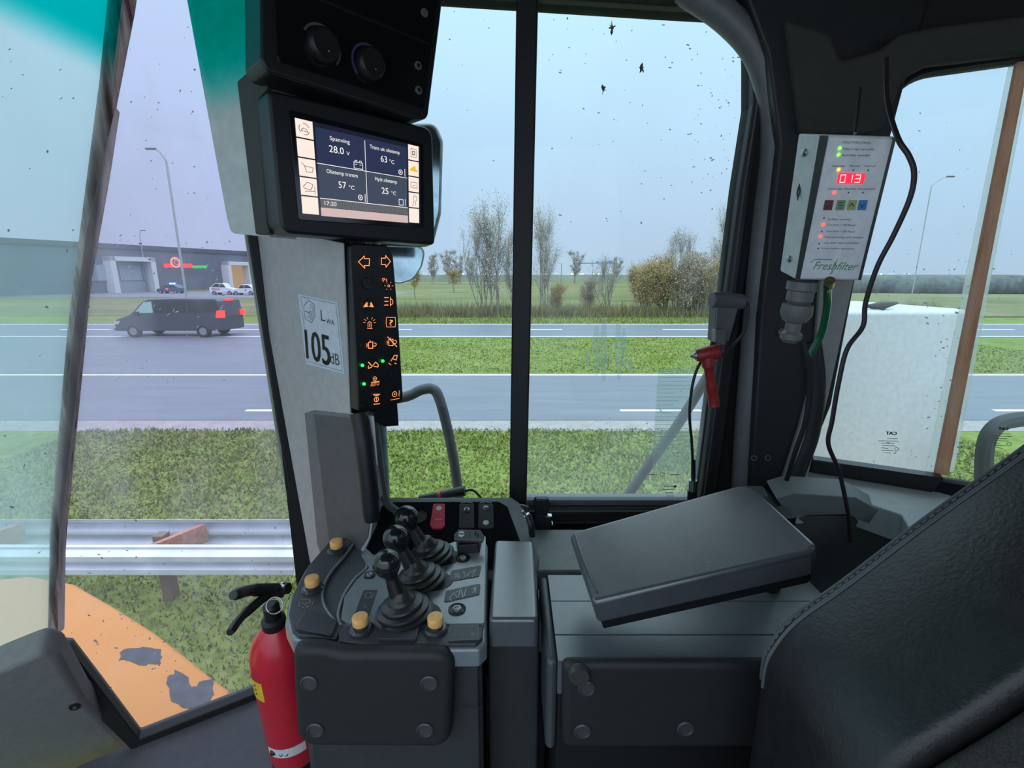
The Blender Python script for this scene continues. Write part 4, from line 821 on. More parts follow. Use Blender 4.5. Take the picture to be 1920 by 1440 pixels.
bm = bmesh.new(); box(bm, (-.6, -.8, .7), (2.2, .90, H - .985)); o = obj('machine_frame', bm, mat('orange_rim', (0.8, 0.4, 0.1)), None, bevel=.03); o['kind'] = 'structure'
bm = bmesh.new(); box(bm, (.7, .80, 1.50), (2.2, 2.0, 1.60)); o = obj('side_platform', bm, M_TUBE, None); o['kind'] = 'structure'
# wiper motor lying on the sill outside
t = thing('wiper_arm', PY(850, 930, 1.0), 'black wiper motor with a red band lying outside behind the console', 'wiper')
bm = bmesh.new(); a, b = PY(786, 935, 1.02), PY(872, 920, 1.02); tube(bm, [a, a.lerp(b, .5), a.lerp(b, .9), b], [.008, .009, .012, .012], 12); obj('arm', bm, M_BLACK, t)
bm = bmesh.new(); tube(bm, [a.lerp(b, .42), a.lerp(b, .48)], .0102, 12); obj('red_band', bm, mat('red_tape', (.6, .05, .08)), t)
bm = bmesh.new(); tube(bm, smooth_path([b, b + Vector((.02, 0, 0)), PY(905, 936, 1.02), PY(920, 945, 1.02)]), .003, 6); obj('wire', bm, M_BLACK, t)
# ------------------------------------------------------------------ front pillar with display unit
G_FILM = bpy.data.materials.new('teal_light_film'); G_FILM.use_nodes = True  # stands in for teal light on the pillar cover, fading downwards
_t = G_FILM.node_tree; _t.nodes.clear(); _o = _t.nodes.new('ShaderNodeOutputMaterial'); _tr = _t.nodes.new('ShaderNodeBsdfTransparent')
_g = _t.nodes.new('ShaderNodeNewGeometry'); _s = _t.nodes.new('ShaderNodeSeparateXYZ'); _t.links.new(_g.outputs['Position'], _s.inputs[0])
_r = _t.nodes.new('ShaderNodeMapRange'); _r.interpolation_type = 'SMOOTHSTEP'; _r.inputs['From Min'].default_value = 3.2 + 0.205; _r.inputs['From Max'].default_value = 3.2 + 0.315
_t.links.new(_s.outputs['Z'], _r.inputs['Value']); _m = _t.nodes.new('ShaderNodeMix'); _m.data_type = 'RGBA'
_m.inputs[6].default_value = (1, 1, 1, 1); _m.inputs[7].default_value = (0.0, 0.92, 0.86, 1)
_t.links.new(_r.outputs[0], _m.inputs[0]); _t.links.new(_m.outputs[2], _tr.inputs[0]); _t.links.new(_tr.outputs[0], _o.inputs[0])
U0 = EYE + Vector((-0.281, 0.681, 0.0))
PU = Pl(U0, (0.69, 0.724, 0), (0, 0, 1))                        # display faces this way
RG = PU.hit(645, 600, -0.03)
PK = Pl(RG, (1.1, -1.0, 0), (0, 0, 1))                          # lower pillar face
PHS = Pl(PU.hit(492, 300, -0.055), (1, -0.4, 0), (0, 0, 1))     # upper housing face
t9 = bpy.data.objects.new('trim_9', None); t9.location = PK.hit(600, 1040); COL.objects.link(t9); t9['kind'] = 'structure'
M_PILG = mat('light_pillar_plastic', (0.46, 0.45, 0.43), 0.5, bump=0.3, bscale=800)
bm = bmesh.new(); prism(bm, PHS, rpoly(PHS.locs([(335, -80), (500, -80), (505, 445), (432, 437), (424, 405)]), [0, 0, .002, .012, .012], 6), -0.05, 0.0); obj('upper_cover', bm, mat('pillar_cover_plastic', (0.62, 0.63, 0.60), 0.5, bump=0.3, bscale=800), t9, bevel=0.004)
bm = bmesh.new(); prism(bm, PHS, PHS.locs([(346, -78), (486, -78), (486, 150), (440, 235), (399, 235), (357, 0)], .0), .004, .0045); obj('teal_light_film', bm, G_FILM, t9, smooth=False)  # added film; the teal light on the cover is put into its tint
bm = bmesh.new(); prism(bm, PHS, rpoly(PHS.locs([(443, 152), (480, 120), (500, 120), (500, 168), (484, 186), (500, 418), (506, 440), (478, 440)], 0.01), .004), 0.0, 0.010); obj('bracket', bm, mat('shaded_brown_black', (0.04, 0.037, 0.03), 0.5, bump=.3), t9, bevel=0.003)  # not a real bracket: dark plate standing in for the housing's side face; its shadow is in the colour
bm = bmesh.new(); prism(bm, PK, PK.locs([(470, 436), (560, 440), (642, 455), (656, 775), (698, 780), (708, 900), (692, 1010), (640, 1120), (588, 1080), (580, 1050)]), -0.004, 0.0); obj('pillar_cover', bm, M_PILG, t9, bevel=0.003)
bm = bmesh.new(); prism(bm, PK, rpoly(PK.locs([(572, 774), (590, 769), (690, 780), (715, 930), (660, 1000), (606, 1050), (596, 1020)]), .004), -0.004, 0.0015); obj('recess', bm, mat('recess_grey', (0.15, 0.155, 0.16), 0.5, bump=.3), t9, bevel=.001)
bm = bmesh.new(); prism(bm, PK, PK.locs([(590, 776), (694, 786), (705, 905), (691, 1008), (645, 1075), (622, 1045)]), 0.0, 0.002); obj('recess_back', bm, mat('recess_dark', (0.09, 0.09, 0.092), 0.6, bump=.3), t9, bevel=.001)
gp = smooth_path([PK.hit(x, y, .012) for x, y in ((672, 775), (682, 830), (690, 900), (697, 975))])
bm = bmesh.new(); tube(bm, gp, [0.013, .014, .014, .012], 14); obj('grab_handle', bm, M_BLACK, t9)
bm = bmesh.new(); tube(bm, smooth_path([PU.hit(x, y, -.04) for x, y in ((700, 770), (710, 850), (722, 935), (745, 960))]), .007, 10); obj('edge_bead', bm, mat('window_edge_trim', (0.13, 0.135, 0.14), .4), t9)
# noise sticker
st = None
bm = bmesh.new(); prism(bm, PK, PK.locs([(559, 551), (633, 567), (646, 701), (574, 682)], .0005), -0.0, 0.0008)
st = obj('noise_level_sticker', bm, mat('sticker_white', (0.62, 0.66, 0.70), 0.45), None, smooth=False); tag(st, 'white sound power sticker reading LWA 105 dB on the grey front pillar', 'sticker')
K = lambda pts: PK.locs(pts, .001)
bm = bmesh.new(); stroke(bm, PK, K([(564, 556), (630, 570), (642, 696), (577, 678), (564, 556)]), 0.0006, .0011); text_into(bm, PK, '105', PK.loc(575, 671, .001), PK.loc(620, 687, .001), .0011, h=0.052)
for d in (0.0008, -0.0008, .0016, -.0016): text_into(bm, PK, '105', (PK.loc(575, 671, .001)[0] + d, PK.loc(575, 671, .001)[1]), (PK.loc(620, 687, .001)[0] + d, PK.loc(620, 687, .001)[1]), .0012, h=0.052)
text_into(bm, PK, 'dB', PK.loc(620, 681, .001), PK.loc(637, 686, .001), .0011, h=.019); text_into(bm, PK, 'L', PK.loc(602, 601, .001), PK.loc(610, 603, .001), .0011, h=.018); text_into(bm, PK, 'WA', PK.loc(612, 606, .001), PK.loc(627, 610, .001), .0011, h=.008)
hx = [(579, 563), (589, 572), (591, 592), (584, 605), (572, 597), (569, 574)]
stroke(bm, PK, K(hx + hx[:1]), .0009, .0011)
for k in (.7, .5): stroke(bm, PK, K([(581 + (x - 580) * k, 585 + (y - 584) * k) for x, y in hx[:5]]), .0007, .0011)
ring(bm, PK, PK.loc(582, 587, .001), .003, .004, .0009, .0011); stroke(bm, PK, K([(572, 583), (581, 587)]), .0012, .0011)
obj('printed_text', bm, M_INK, st, smooth=False)
# ---- climate panel (top)
cl = thing('climate_panel', PU.hit(640, 160, -.03), 'black climate control panel with two dials above the lit display', 'control panel')
c0 = 0.022
bm = bmesh.new(); prism(bm, PU, rpoly(PU.locs([(488, -150), (842, -100), (826, 40), (803, 224), (778, 222), (500, 134), (489, 110)], c0), [0, 0, 0, .014, .01, .012, .01], 6), c0 - .055, c0); obj('housing', bm, M_BLACK, cl, bevel=.004)
bm = bmesh.new(); prism(bm, PU, rpoly(PU.locs([(512, -90), (822, -20), (795, 205), (520, 118)], c0), .008), c0, c0 + .0015); fp_ = obj('face_plate', bm, M_GLOSS, cl, bevel=.0006)
bm = bmesh.new(); stroke(bm, PU, PU.locs([(575, -10), (808, 84)], c0 + .002), .004, c0 + .0022); obj('ridge', bm, M_BLACK, cl, smooth=False)
def dialp(px, py, r, m, a0, a1):
    c = PU.loc(px, py, c0); bm = bmesh.new(); q = PU.w(c[0], c[1], c0 + .0015); lathe(bm, q, PU.n, [(r, 0), (r, .006), (r * .9, .012), (r * .78, .014), (0, .0135)], 28); d = obj('dial', bm, M_BLACK, cl)
    bm = bmesh.new(); ring(bm, PU, c, r * 1.08, r * 1.22, c0 + .0016, c0 + .0024, a0, a1); obj('scale_ring', bm, m, d, smooth=False)
    bm = bmesh.new(); disc(bm, PU, (c[0] + r * .1, c[1] - r * .4), .0008, c0 + .0145, c0 + .0155, 8); obj('pointer', bm, M_WHITE, d, smooth=False)
dialp(602, 88, .021, mat('grey_scale', (0.10, 0.10, 0.10)), -40, 150); dialp(690, 122, .021, mat('blue_scale', (0.05, 0.055, 0.16)), 60, 220)
for x, y in ((794, 25), (782, 124), (783, 170)):
    bm = bmesh.new(); disc(bm, PU, PU.loc(x, y, c0), .0058, c0 + .001, c0 + .004); b_ = obj('button', bm, mat('grey_button', (0.14, 0.14, 0.15), .4), cl, bevel=.0006)
    if y > 100:
        bm = bmesh.new(); disc(bm, PU, PU.loc(x, y, c0), .003, c0 + .004, c0 + .0044); obj('icon', bm, M_BLACK, b_, smooth=False)
# ---- monitor
mo = thing('display_monitor', PU.hit(660, 450, -.03), 'lit machine display showing voltage and oil temperatures in a black housing', 'monitor')
bm = bmesh.new(); prism(bm, PU, rpoly(PU.locs([(503, 165), (813, 240), (818, 460), (529, 437)]), [.010, .018, .010, .018], 8), -.05, -.0015); obj('housing', bm, M_BLACK, mo, bevel=.005, seg=3)
bm = bmesh.new(); prism(bm, PU, rpoly(PU.locs([(541, 205), (794, 270), (795, 428), (560, 412)]), .004), -.002, .0); obj('bezel', bm, M_GLOSS, mo, bevel=.0006)
scr = None
bm = bmesh.new(); prism(bm, PU, PU.locs([(552, 220), (787, 275), (788, 420), (567, 402)]), 0.0, .0006)
scr = obj('screen', bm, mat('screen_glass', (0.0, 0.0, 0.0), .1, emit=(0.012, 0.016, 0.035), es=1), mo, smooth=False)
def SQ(a, b, c=.0008):
    """screen coordinates 0..1 -> plane"""
    tl, tr, br, bl2 = [Vector(PU.loc(*p)) for p in ((552, 220), (787, 275), (788, 420), (567, 402))]
    q = (tl * (1 - a) + tr * a) * (1 - b) + (bl2 * (1 - a) + br * a) * b; return (q.x, q.y)
E_DARK = emis('screen_navy', (0.022, 0.03, 0.075)); E_DARK2 = emis('screen_slate', (0.05, 0.065, 0.10)); E_KEY = emis('screen_key', (0.90, 0.76, 0.66), 1.05); E_LINE = emis('screen_white', (0.92, 0.88, 0.85), 1.0); E_PINK = emis('screen_pinkish', (0.62, 0.46, 0.44)); E_GR = emis('screen_grey', (0.13, 0.13, 0.14)); E_YE = emis('screen_yellow', (0.85, 0.50, 0.03)); E_STR = emis('screen_stripe', (0.06, 0.06, 0.07))
def rect(bm, a0, b0, a1, b1, c): flat(bm, PU, [SQ(a0, b0), SQ(a1, b0), SQ(a1, b1), SQ(a0, b1)], c)
def SL(bm, pts, w=.0007, c=.0012): stroke(bm, PU, [SQ(a, b) for a, b in pts], w, c)
bm = bmesh.new(); rect(bm, .135, .05, .50, .43, .0008); rect(bm, .505, .05, .87, .43, .0008); obj('screen_field', bm, E_DARK, scr, smooth=False)
bm = bmesh.new(); rect(bm, .135, .44, .50, .80, .0008); rect(bm, .505, .44, .87, .80, .0008); obj('screen_field', bm, E_DARK2, scr, smooth=False)
for k in range(5):
    for a0_, a1_ in ((.0, .118), (.885, .985)): bm = bmesh.new(); rect(bm, a0_, .005 + k * .2, a1_, .19 + k * .2, .0009); obj('soft_key', bm, E_KEY, scr, smooth=False)
bm = bmesh.new(); rect(bm, .135, .81, .875, .90, .0008); obj('status_bar', bm, E_GR, scr, smooth=False)
bm = bmesh.new()
for k in range(30): SL(bm, [(.27 + k * .02, .90), (.285 + k * .02, .812)], .0006, .001)
obj('status_stripes', bm, E_STR, scr, smooth=False)
bm = bmesh.new(); rect(bm, .135, .905, .875, 1.0, .0008); obj('message_bar', bm, E_PINK, scr, smooth=False)
bm = bmesh.new(); SL(bm, [(.505, .08), (.505, .80)], .0009); SL(bm, [(.13, .43), (.87, .43)], .0009); SL(bm, [(.135, .805), (.875, .805)], .0009)
def ST(s, a0, b, a1, h): text_into(bm, PU, s, SQ(a0, b), SQ(a1, b), .0012, h=h)
ST('Spanning', .235, .155, .385, .0052); ST('28.0', .225, .285, .335, .0088); ST('V', .355, .285, .38, .005)
ST('Trans uit olietemp', .545, .155, .805, .0052); ST('63', .635, .285, .69, .0088); ST('°C', .71, .285, .755, .0052)
ST('Olietemp transm', .195, .52, .435, .0052); ST('57', .28, .665, .34, .0088); ST('°C', .36, .665, .405, .0052)
ST('Hydr.olietemp', .58, .52, .775, .0052); ST('25', .635, .665, .695, .0088); ST('°C', .72, .665, .765, .0052)
ST('17:20', .165, .875, .255, .0052)
SL(bm, [(.41, .345), (.41, .415), (.48, .415), (.48, .345), (.41, .345)], .0008); SL(bm, [(.42, .345), (.42, .325), (.435, .325), (.435, .345)]); SL(bm, [(.455, .345), (.455, .325), (.47, .325), (.47, .345)]); SL(bm, [(.42, .37), (.435, .37)]); SL(bm, [(.455, .37), (.47, .37)])
for a, b in ((.81, .37), (.45, .745)): ring(bm, PU, SQ(a, b), .0028, .0038, .001, .0012, seg=14); ring(bm, PU, SQ(a, b), .0004, .0012, .001, .0012, seg=8); SL(bm, [(a + .04, b - .045), (a + .04, b + .045)], .0009)
SL(bm, [(.79, .71), (.79, .78), (.83, .78), (.83, .71), (.79, .71)], .0008); SL(bm, [(.85, .70), (.85, .785)], .0008)
obj('screen_text', bm, E_LINE, scr, smooth=False)
bm = bmesh.new()
for a0, a1 in ((20, 100), (140, 220), (260, 340)): ring(bm, PU, SQ(.058, .10), .0065, .0072, .001, .0012, a0, a1, seg=8)
SL(bm, [(.035, .12), (.05, .09), (.075, .10), (.08, .125), (.035, .12)])
SL(bm, [(.02, .45), (.04, .48), (.05, .54), (.09, .54), (.10, .49), (.04, .48)]); SL(bm, [(.02, .70), (.05, .65), (.09, .67), (.07, .73), (.03, .72), (.02, .70)]); SL(bm, [(.03, .75), (.10, .74)]); SL(bm, [(.10, .69), (.10, .77)])
SL(bm, [(.91, .05), (.91, .15), (.96, .15), (.96, .05), (.91, .05)]); SL(bm, [(.925, .08), (.925, .12), (.945, .12), (.945, .08), (.925, .08)], .0012); SL(bm, [(.905, .47), (.905, .54), (.965, .54), (.965, .47), (.905, .47)]); SL(bm, [(.92, .52), (.95, .50)])
SL(bm, [(.92, .77), (.935, .70), (.925, .66), (.94, .63)]); SL(bm, [(.945, .77), (.955, .70), (.965, .67), (.955, .64), (.945, .66)])
obj('key_icons', bm, emis('screen_icon_dark', (0.06, 0.05, 0.05)), scr, smooth=False)
bm = bmesh.new(); flat(bm, PU, [SQ(.90, .31), SQ(.93, .27), (SQ(.95, .26)), SQ(.955, .30), SQ(.975, .31), SQ(.975, .33), SQ(.90, .33)], .0012); obj('machine_icon', bm, E_YE, scr, smooth=False)
# ---- switch panel
sw = thing('switch_panel', PU.hit(705, 780, -.02), 'narrow black switch panel of glowing orange symbols below the display', 'switch panel')
s0 = -0.008
bm = bmesh.new(); prism(bm, PU, rpoly(PU.locs([(655, 462), (662, 456), (725, 459), (738, 478), (748, 600), (757, 748), (752, 756), (684, 774), (672, 770)], s0), .004), s0 - .032, s0); obj('housing', bm, M_BLACK, sw, bevel=.005, seg=3)
bm = bmesh.new(); prism(bm, PU, rpoly(PU.locs([(702, 752), (744, 744), (748, 798), (722, 800), (720, 794), (704, 792)], -.03), .001), -.05, -.03); obj('lower_bracket', bm, M_BLACK, sw, bevel=.001)
E_OR = emis('backlit_orange', (1.0, 0.36, 0.13), 1.15); E_GREEN = emis('green_indicator', (0.02, 1.0, 0.12), 2.5)
rowsL = [(683, 491), (689, 532), (692, 571), (693, 607), (697, 646), (700, 682), (703, 716), (706, 749)]
rowsR = [(723, 490), (727, 531), (730, 566), (733, 604), (735, 641), (737, 675), (738, 703), (741, 740)]
def icon(k, px, py):
    bm = bmesh.new(); c = s0 + .0032
    def L(pts, w=.0009, sx=1.0): stroke(bm, PU, PU.locs([(px + x, py + y) for x, y in pts], c), w, c)
    def R(x, y, r0, r1, a0=0, a1=360): ring(bm, PU, PU.loc(px + x, py + y, c), r0, r1, c - .0002, c, a0, a1, seg=12)
    if k == 'left': L([(-11, 0), (0, -11), (0, -6), (10, -6), (9, 7), (0, 7), (1, 12), (-11, 0)], .0012)
    elif k == 'right': L([(9, 0), (0, -11), (0, -6), (-8, -6), (-8, 6), (0, 6), (1, 11), (9, 0)], .0012)
    elif k == 'lamps': L([(-9, -8), (-3, -8)]); L([(-9, -5), (-3, -5)]); R(1, -6, .0015, .0026, -90, 90); L([(-2, 4), (4, 4)]); L([(-2, 7), (4, 7)]); R(7, 6, .0015, .0026, -90, 90)
    elif k == 'park': text_into(bm, PU, 'P', PU.loc(px - 9, py - 2, c), PU.loc(px - 4, py - 3, c), c, h=.006); R(-1, -6, .0014, .0022, 90, 270); R(2, 5, .0014, .0022); [L([(2 + 6 * math.cos(a), 5 + 6 * math.sin(a)), (2 + 8.5 * math.cos(a), 5 + 8.5 * math.sin(a))], .0006) for a in [j * 1.047 for j in range(6)]]
    elif k == 'work': flat(bm, PU, PU.locs([(px - 11, py + 5), (px - 6, py - 3), (px - 1, py + 4)], c), c); flat(bm, PU, PU.locs([(px, py + 4), (px + 5, py - 3), (px + 9, py + 5)], c), c); R(-4, -2, .0008, .0017); R(4, -2, .0008, .0017)
    elif k == 'beam': [L([(-9, y), (-2, y)], .0012) for y in (-8, -1, 6)]; R(2, 0, .0042, .0052, -90, 90); L([(2, -9), (2, 8)], .0011)
    elif k == 'beacon': L([(-4, 9), (5, 9)]); L([(-3, 8), (-3, -2), (0, -4), (3, -2), (3, 8)]); L([(0, 6), (0, 0)]); [L([(8 * math.cos(a), -1 + 8 * math.sin(a)), (12 * math.cos(a), -1 + 12 * math.sin(a))], .0007) for a in (-.1, -.6, -1.1, -2.0, -2.5, -3.0)]
    elif k == 'help': L([(-8, -9), (8, -9), (9, 0), (8, 9), (-8, 9), (-9, 0), (-8, -9)]); text_into(bm, PU, '?', PU.loc(px - 3, py + 6, c), PU.loc(px + 4, py + 6, c), c, h=.009)
    elif k in ('engine', 'engine_off'):
        L([(-9, -2), (-9, 5)]); L([(-9, 1), (-6, 1)]); L([(-6, -4), (2, -5), (2, 7), (-6, 7), (-6, -4)], .0012); L([(-3, -4), (-3, -8)]); R(6, 0, .0020, .0030, -120, 120); L([(2, 3), (7, 3)])
        if k == 'engine_off': L([(-8, -9), (9, 9)], .0014)
    elif k == 'bucket': L([(-9, -3), (-4, 3)], .0016); L([(-4, 7), (4, -3), (9, 1), (9, 6), (1, 5)], .0012); L([(-9, 4), (-9, 9), (-5, 7)], .0012)
    elif k == 'bucket2': L([(-4, 2), (2, -8), (8, -9), (6, 0), (0, -2)], .0012); L([(-8, 6), (-4, 9)], .0012); L([(3, 6), (6, 7)], .0012)
    elif k == 'auto': R(0, -6, .0028, .0036); R(0, -6, 0.0002, .001); text_into(bm, PU, 'AUTO', PU.loc(px - 8, py + 9, c), PU.loc(px + 8, py + 6, c), c, h=.006); L([(-6, 1), (8, -1)], .0014)
    elif k == 'axle': L([(-6, -9), (6, -10)], .0014); L([(-5, 9), (6, 8)], .0014); L([(-4, -7), (4, -8)]); R(0, 0, .0034, .0044); L([(0, 4), (0, -3)], .0012)
    elif k == 'tyre': R(-1, -1, .0038, .0048); R(-1, -1, .0003, .0013); L([(8, -8), (7, 3)]); L([(-8, 10), (8, 7)]); 
    return bm
icL = ['left', 'lamps', 'work', 'beacon', 'engine', 'bucket', 'auto', 'axle']; icR = ['right', 'park', 'beam', 'help', 'engine_off', 'bucket2', None, 'tyre']
for rows, ics in ((rowsL, icL), (rowsR, icR)):
    for (x, y), k in zip(rows, ics):
        bm = bmesh.new(); disc(bm, PU, PU.loc(x, y, s0), .0088, s0, s0 + .003, 18); b_ = obj('push_button', bm, M_BLACK, sw, bevel=.0008)
        if k: obj('glowing_symbol', icon(k, x, y), E_OR if k != 'lamps' else mat('unlit_symbol', (0.08, 0.08, 0.08)), b_, smooth=False)
for x, y in ((680, 685), (718, 677), (683, 720)):
    bm = bmesh.new(); c = PU.loc(x, y, s0 + .003); lathe(bm, PU.w(c[0], c[1], s0 + .002), PU.n, [(.0026, 0), (.0022, .002), (0, .003)], 12); obj('indicator_light', bm, E_GREEN, sw)
for x, y in ((672, 611), (676, 648), (678, 760)):
    bm = bmesh.new(); disc(bm, PU, PU.loc(x, y, s0), .0013, s0, s0 + .001, 8); obj('unlit_indicator', bm, mat('amber_unlit', (0.12, 0.05, 0.02)), sw, smooth=False)
# ------------------------------------------------------------------ lever console
TH = -0.46
PT = Pl((0, 0, H + TH), (1, 0, 0), (0, 1, 0))
T = lambda l, c=0.0: PT.locs(l, c)
co = thing('lever_console', PT.hit(740, 1190) + Vector((0, 0, FLOOR_H - TH)), 'grey control console with amber push knobs and three black levers', 'control console')
out = rpoly(T([(548, 1190), (533, 1160), (540, 1118), (572, 1060), (612, 1014), (632, 1003), (672, 1006), (700, 1032), (800, 1026), (893, 998), (915, 1004), (913, 1196), (898, 1210), (690, 1212), (630, 1204)]), .006, 4)
bm = bmesh.new(); prism(bm, PT, out, -.035, -.006); obj('top_shell', bm, M_PANEL, co, bevel=.005, seg=3)
fl = [(548, 1180), (541, 1150), (548, 1115), (578, 1060), (618, 1014), (635, 1008), (670, 1010), (643, 1045), (618, 1075), (604, 1105), (606, 1132), (622, 1158), (640, 1174), (630, 1197), (560, 1190)]
bm = bmesh.new(); prism(bm, PT, rpoly(T(fl), .003), -.012, 0); obj('left_strip', bm, M_PANEL2, co, bevel=.003)
bm = bmesh.new(); tube(bm, smooth_path([PT.hit(x, y, -.001) for x, y in ((671, 1009), (645, 1044), (620, 1074), (606, 1104), (607, 1132), (622, 1157), (640, 1172))]), .0022, 8); obj('rim_bead', bm, mat('teal_grey_rim', (0.17, 0.21, 0.22), .35), co)
bm = bmesh.new(); tube(bm, smooth_path([PT.hit(x, y, -.0035) for x, y in ((680, 1040), (688, 1062), (665, 1085), (645, 1115), (634, 1150), (638, 1172))]), .0022, 8); obj('rim_bead', bm, mat('teal_grey_rim', (0.17, 0.21, 0.22), .35), co)
bm = bmesh.new(); flat(bm, PT, T([(671, 1012), (645, 1046), (620, 1076), (606, 1104), (608, 1132), (622, 1157), (637, 1168), (645, 1118), (665, 1088), (688, 1062), (680, 1036)], -.005), -.0055); obj('groove', bm, mat('groove_plastic', (0.07, 0.08, 0.088), .4), co, smooth=False)
mp = [(681, 1034), (705, 1045), (770, 1036), (840, 1020), (893, 1000), (911, 1006), (908, 1168), (890, 1170), (655, 1168), (640, 1160), (646, 1118), (668, 1088), (692, 1064)]
bm = bmesh.new(); prism(bm, PT, rpoly(T(mp), .003), -.012, 0.0); obj('lever_plate', bm, M_PANEL, co, bevel=.002)
bm = bmesh.new(); prism(bm, PT, rpoly(T([(632, 1172), (905, 1172), (905, 1194), (892, 1206), (690, 1207), (636, 1200)]), .003), -.012, -.001); obj('front_strip', bm, M_PANEL2, co, bevel=.002)
# body below
bf = PT.locs([(552, 1185)])[0]; br = PT.loc(905, 1198)
bm = bmesh.new(); zb = H + FLOOR_H
o2 = [(p[0] * 1.0, p[1] + .006) for p in grow(out, -.008)]
prism(bm, Pl((0, 0, H + TH - .035), (1, 0, 0), (0, 1, 0)), o2, FLOOR_H - TH + .035, 0.0, taper=-.0); obj('body', bm, M_DGREY, co, bevel=.004)
yF = min(p[1] for p in o2) 
PV = Pl((0, yF - .004, H), (1, 0, 0), (0, 0.0, 1))
bm = bmesh.new(); prism(bm, PV, rpoly(PV.locs([(542, 1210), (600, 1213), (640, 1222), (856, 1222), (848, 1406), (552, 1404)], .02), [.022, 0, 0, .028, .028, .03], 8), -.0, .022, taper=.04); kp = obj('knee_pad', bm, mat('knee_pad_foam', (0.02, 0.02, 0.021), .6, bump=.4), co, bevel=.010, seg=4)
for x, y in ((580, 1280), (805, 1280), (592, 1368), (797, 1368)):
    bm = bmesh.new(); c = PV.loc(x, y, .022); q = PV.w(c[0], c[1], .0235); lathe(bm, q, PV.n, [(.0105, -.002), (.0112, .0), (.0095, .0012), (.0085, -.0005), (.004, -.001), (0, -.001)], 20); obj('pad_bolt', bm, mat('bolt_cup', (0.06, 0.06, 0.062), .35), kp)
bm = bmesh.new(); stroke(bm, PV, PV.locs([(862, 1325), (905, 1327)], .001), .0012, .001); obj('panel_gap', bm, M_INK, co, smooth=False)
# blank covers
for l in ([(572, 1144), (633, 1162), (622, 1192), (552, 1178)], [(716, 1171), (787, 1171), (781, 1198), (708, 1198)]):
    bm = bmesh.new(); prism(bm, PT, rpoly(T(l, .004), .003), -.001, .0045); obj('blank_cover', bm, mat('blank_cover_black', (0.028, 0.03, 0.036), .4, bump=.3), co, bevel=.0012)
bm = bmesh.new(); prism(bm, PT, rpoly(T([(843, 1170), (897, 1169), (898, 1199), (841, 1201)], .001), .001), -.001, .001); q = obj('symbol_plate', bm, M_PANEL2, co, smooth=False)
bm = bmesh.new(); stroke(bm, PT, T([(843, 1170), (897, 1169), (898, 1199), (841, 1201), (843, 1170)], .001), .0005, .0012); ring(bm, PT, PT.loc(852, 1190, .001), .002, .0027, .001, .0012, seg=10); stroke(bm, PT, T([(884, 1193), (884, 1184)], .001), .0008, .0012); stroke(bm, PT, T([(888, 1193), (890, 1184), (884, 1193)], .001), .0009, .0012); stroke(bm, PT, T([(850, 1176), (892, 1175)], .001), .0008, .0012)
obj('symbols', bm, mat('faint_grey_print', (0.22, 0.23, 0.24)), q, smooth=False)
# amber knobs
M_AMB = mat('amber_knob', (1.0, 0.50, 0.17), 0.5, var=.12, scale=200)
for x, y in ((632, 1034), (587, 1106), (677, 1181), (817, 1181)):
    q = PT.hit(x, y, -.001); bm = bmesh.new(); lathe(bm, q, (0, 0, 1), [(.0160, 0), (.0160, .003), (.0135, .0055), (.0105, .006), (.0098, .010)], 24); kb = obj('push_knob', bm, mat('knob_collar', (0.03, 0.032, 0.04), .3, coat=.3), co)
    bm = bmesh.new(); lathe(bm, q + Vector((0, 0, .009)), (0, 0, 1), [(.0098, 0), (.0104, .001), (.0106, .010), (.0098, .012), (.0075, .0125), (0, .0128)], 28); obj('amber_cap', bm, M_AMB, kb)
# screws in cups
for x, y, r in ((868, 1047, .012), (857, 1143, .0125), (693, 1079, .0095)):
    bm = bmesh.new(); lathe(bm, PT.hit(x, y), (0, 0, 1), [(r, .0), (r * .98, .0016), (r * .8, .0006), (r * .62, .0002), (0, .0002)], 24); q = obj('screw_cup', bm, M_BLACK, co)
    bm = bmesh.new(); lathe(bm, PT.hit(x, y), (0, 0, 1), [(r * .48, .0), (r * .46, .0035), (r * .25, .004), (r * .22, .0025), (0, .0025)], 20); obj('screw', bm, mat('screw_grey', (0.32, 0.33, 0.33), .35, metal=.4), q)
# icon plates
PLT = mat('symbol_plate_grey', (0.055, 0.065, 0.072), .45); PRN = mat('pale_symbol_print', (0.5, 0.52, 0.53))
for l, marks in (([(846, 1070), (903, 1060), (898, 1080), (841, 1090)], [[(852, 1084), (858, 1074), (862, 1083)], [(852, 1076), (860, 1084)], [(868, 1072), (874, 1076), (870, 1082)], [(876, 1080), (882, 1070), (888, 1078)], [(878, 1074), (894, 1067)], [(886, 1082), (890, 1070)]]),
                 ([(836, 1108), (901, 1094), (899, 1114), (832, 1129)], [[(842, 1122), (850, 1112), (862, 1107), (860, 1118)], [(842, 1122), (846, 1126)], [(850, 1112), (858, 1120)], [(864, 1104), (868, 1120)], [(874, 1103), (870, 1118)], [(884, 1104), (890, 1102), (888, 1112), (884, 1110)], [(892, 1100), (892, 1110)]])):
    bm = bmesh.new(); prism(bm, PT, rpoly(T(l, .001), .004), -.001, .0012); q = obj('symbol_plate', bm, PLT, co, smooth=False)
    bm = bmesh.new(); [stroke(bm, PT, T(m_, .0014), .0013, .0015) for m_ in marks]; obj('symbols', bm, PRN, q, smooth=False)
bm = bmesh.new()
for m_ in ([(562, 1128), (560, 1136), (570, 1140)], [(565, 1125), (580, 1124), (583, 1130), (572, 1132)], [(566, 1130), (576, 1138)], [(588, 1126), (585, 1134)], [(580, 1136), (574, 1140)]): stroke(bm, PT, T(m_, .001), .0009, .0012)
stroke(bm, PT, T([(568, 1152), (556, 1172), (554, 1180)], .001), .0009, .0012)
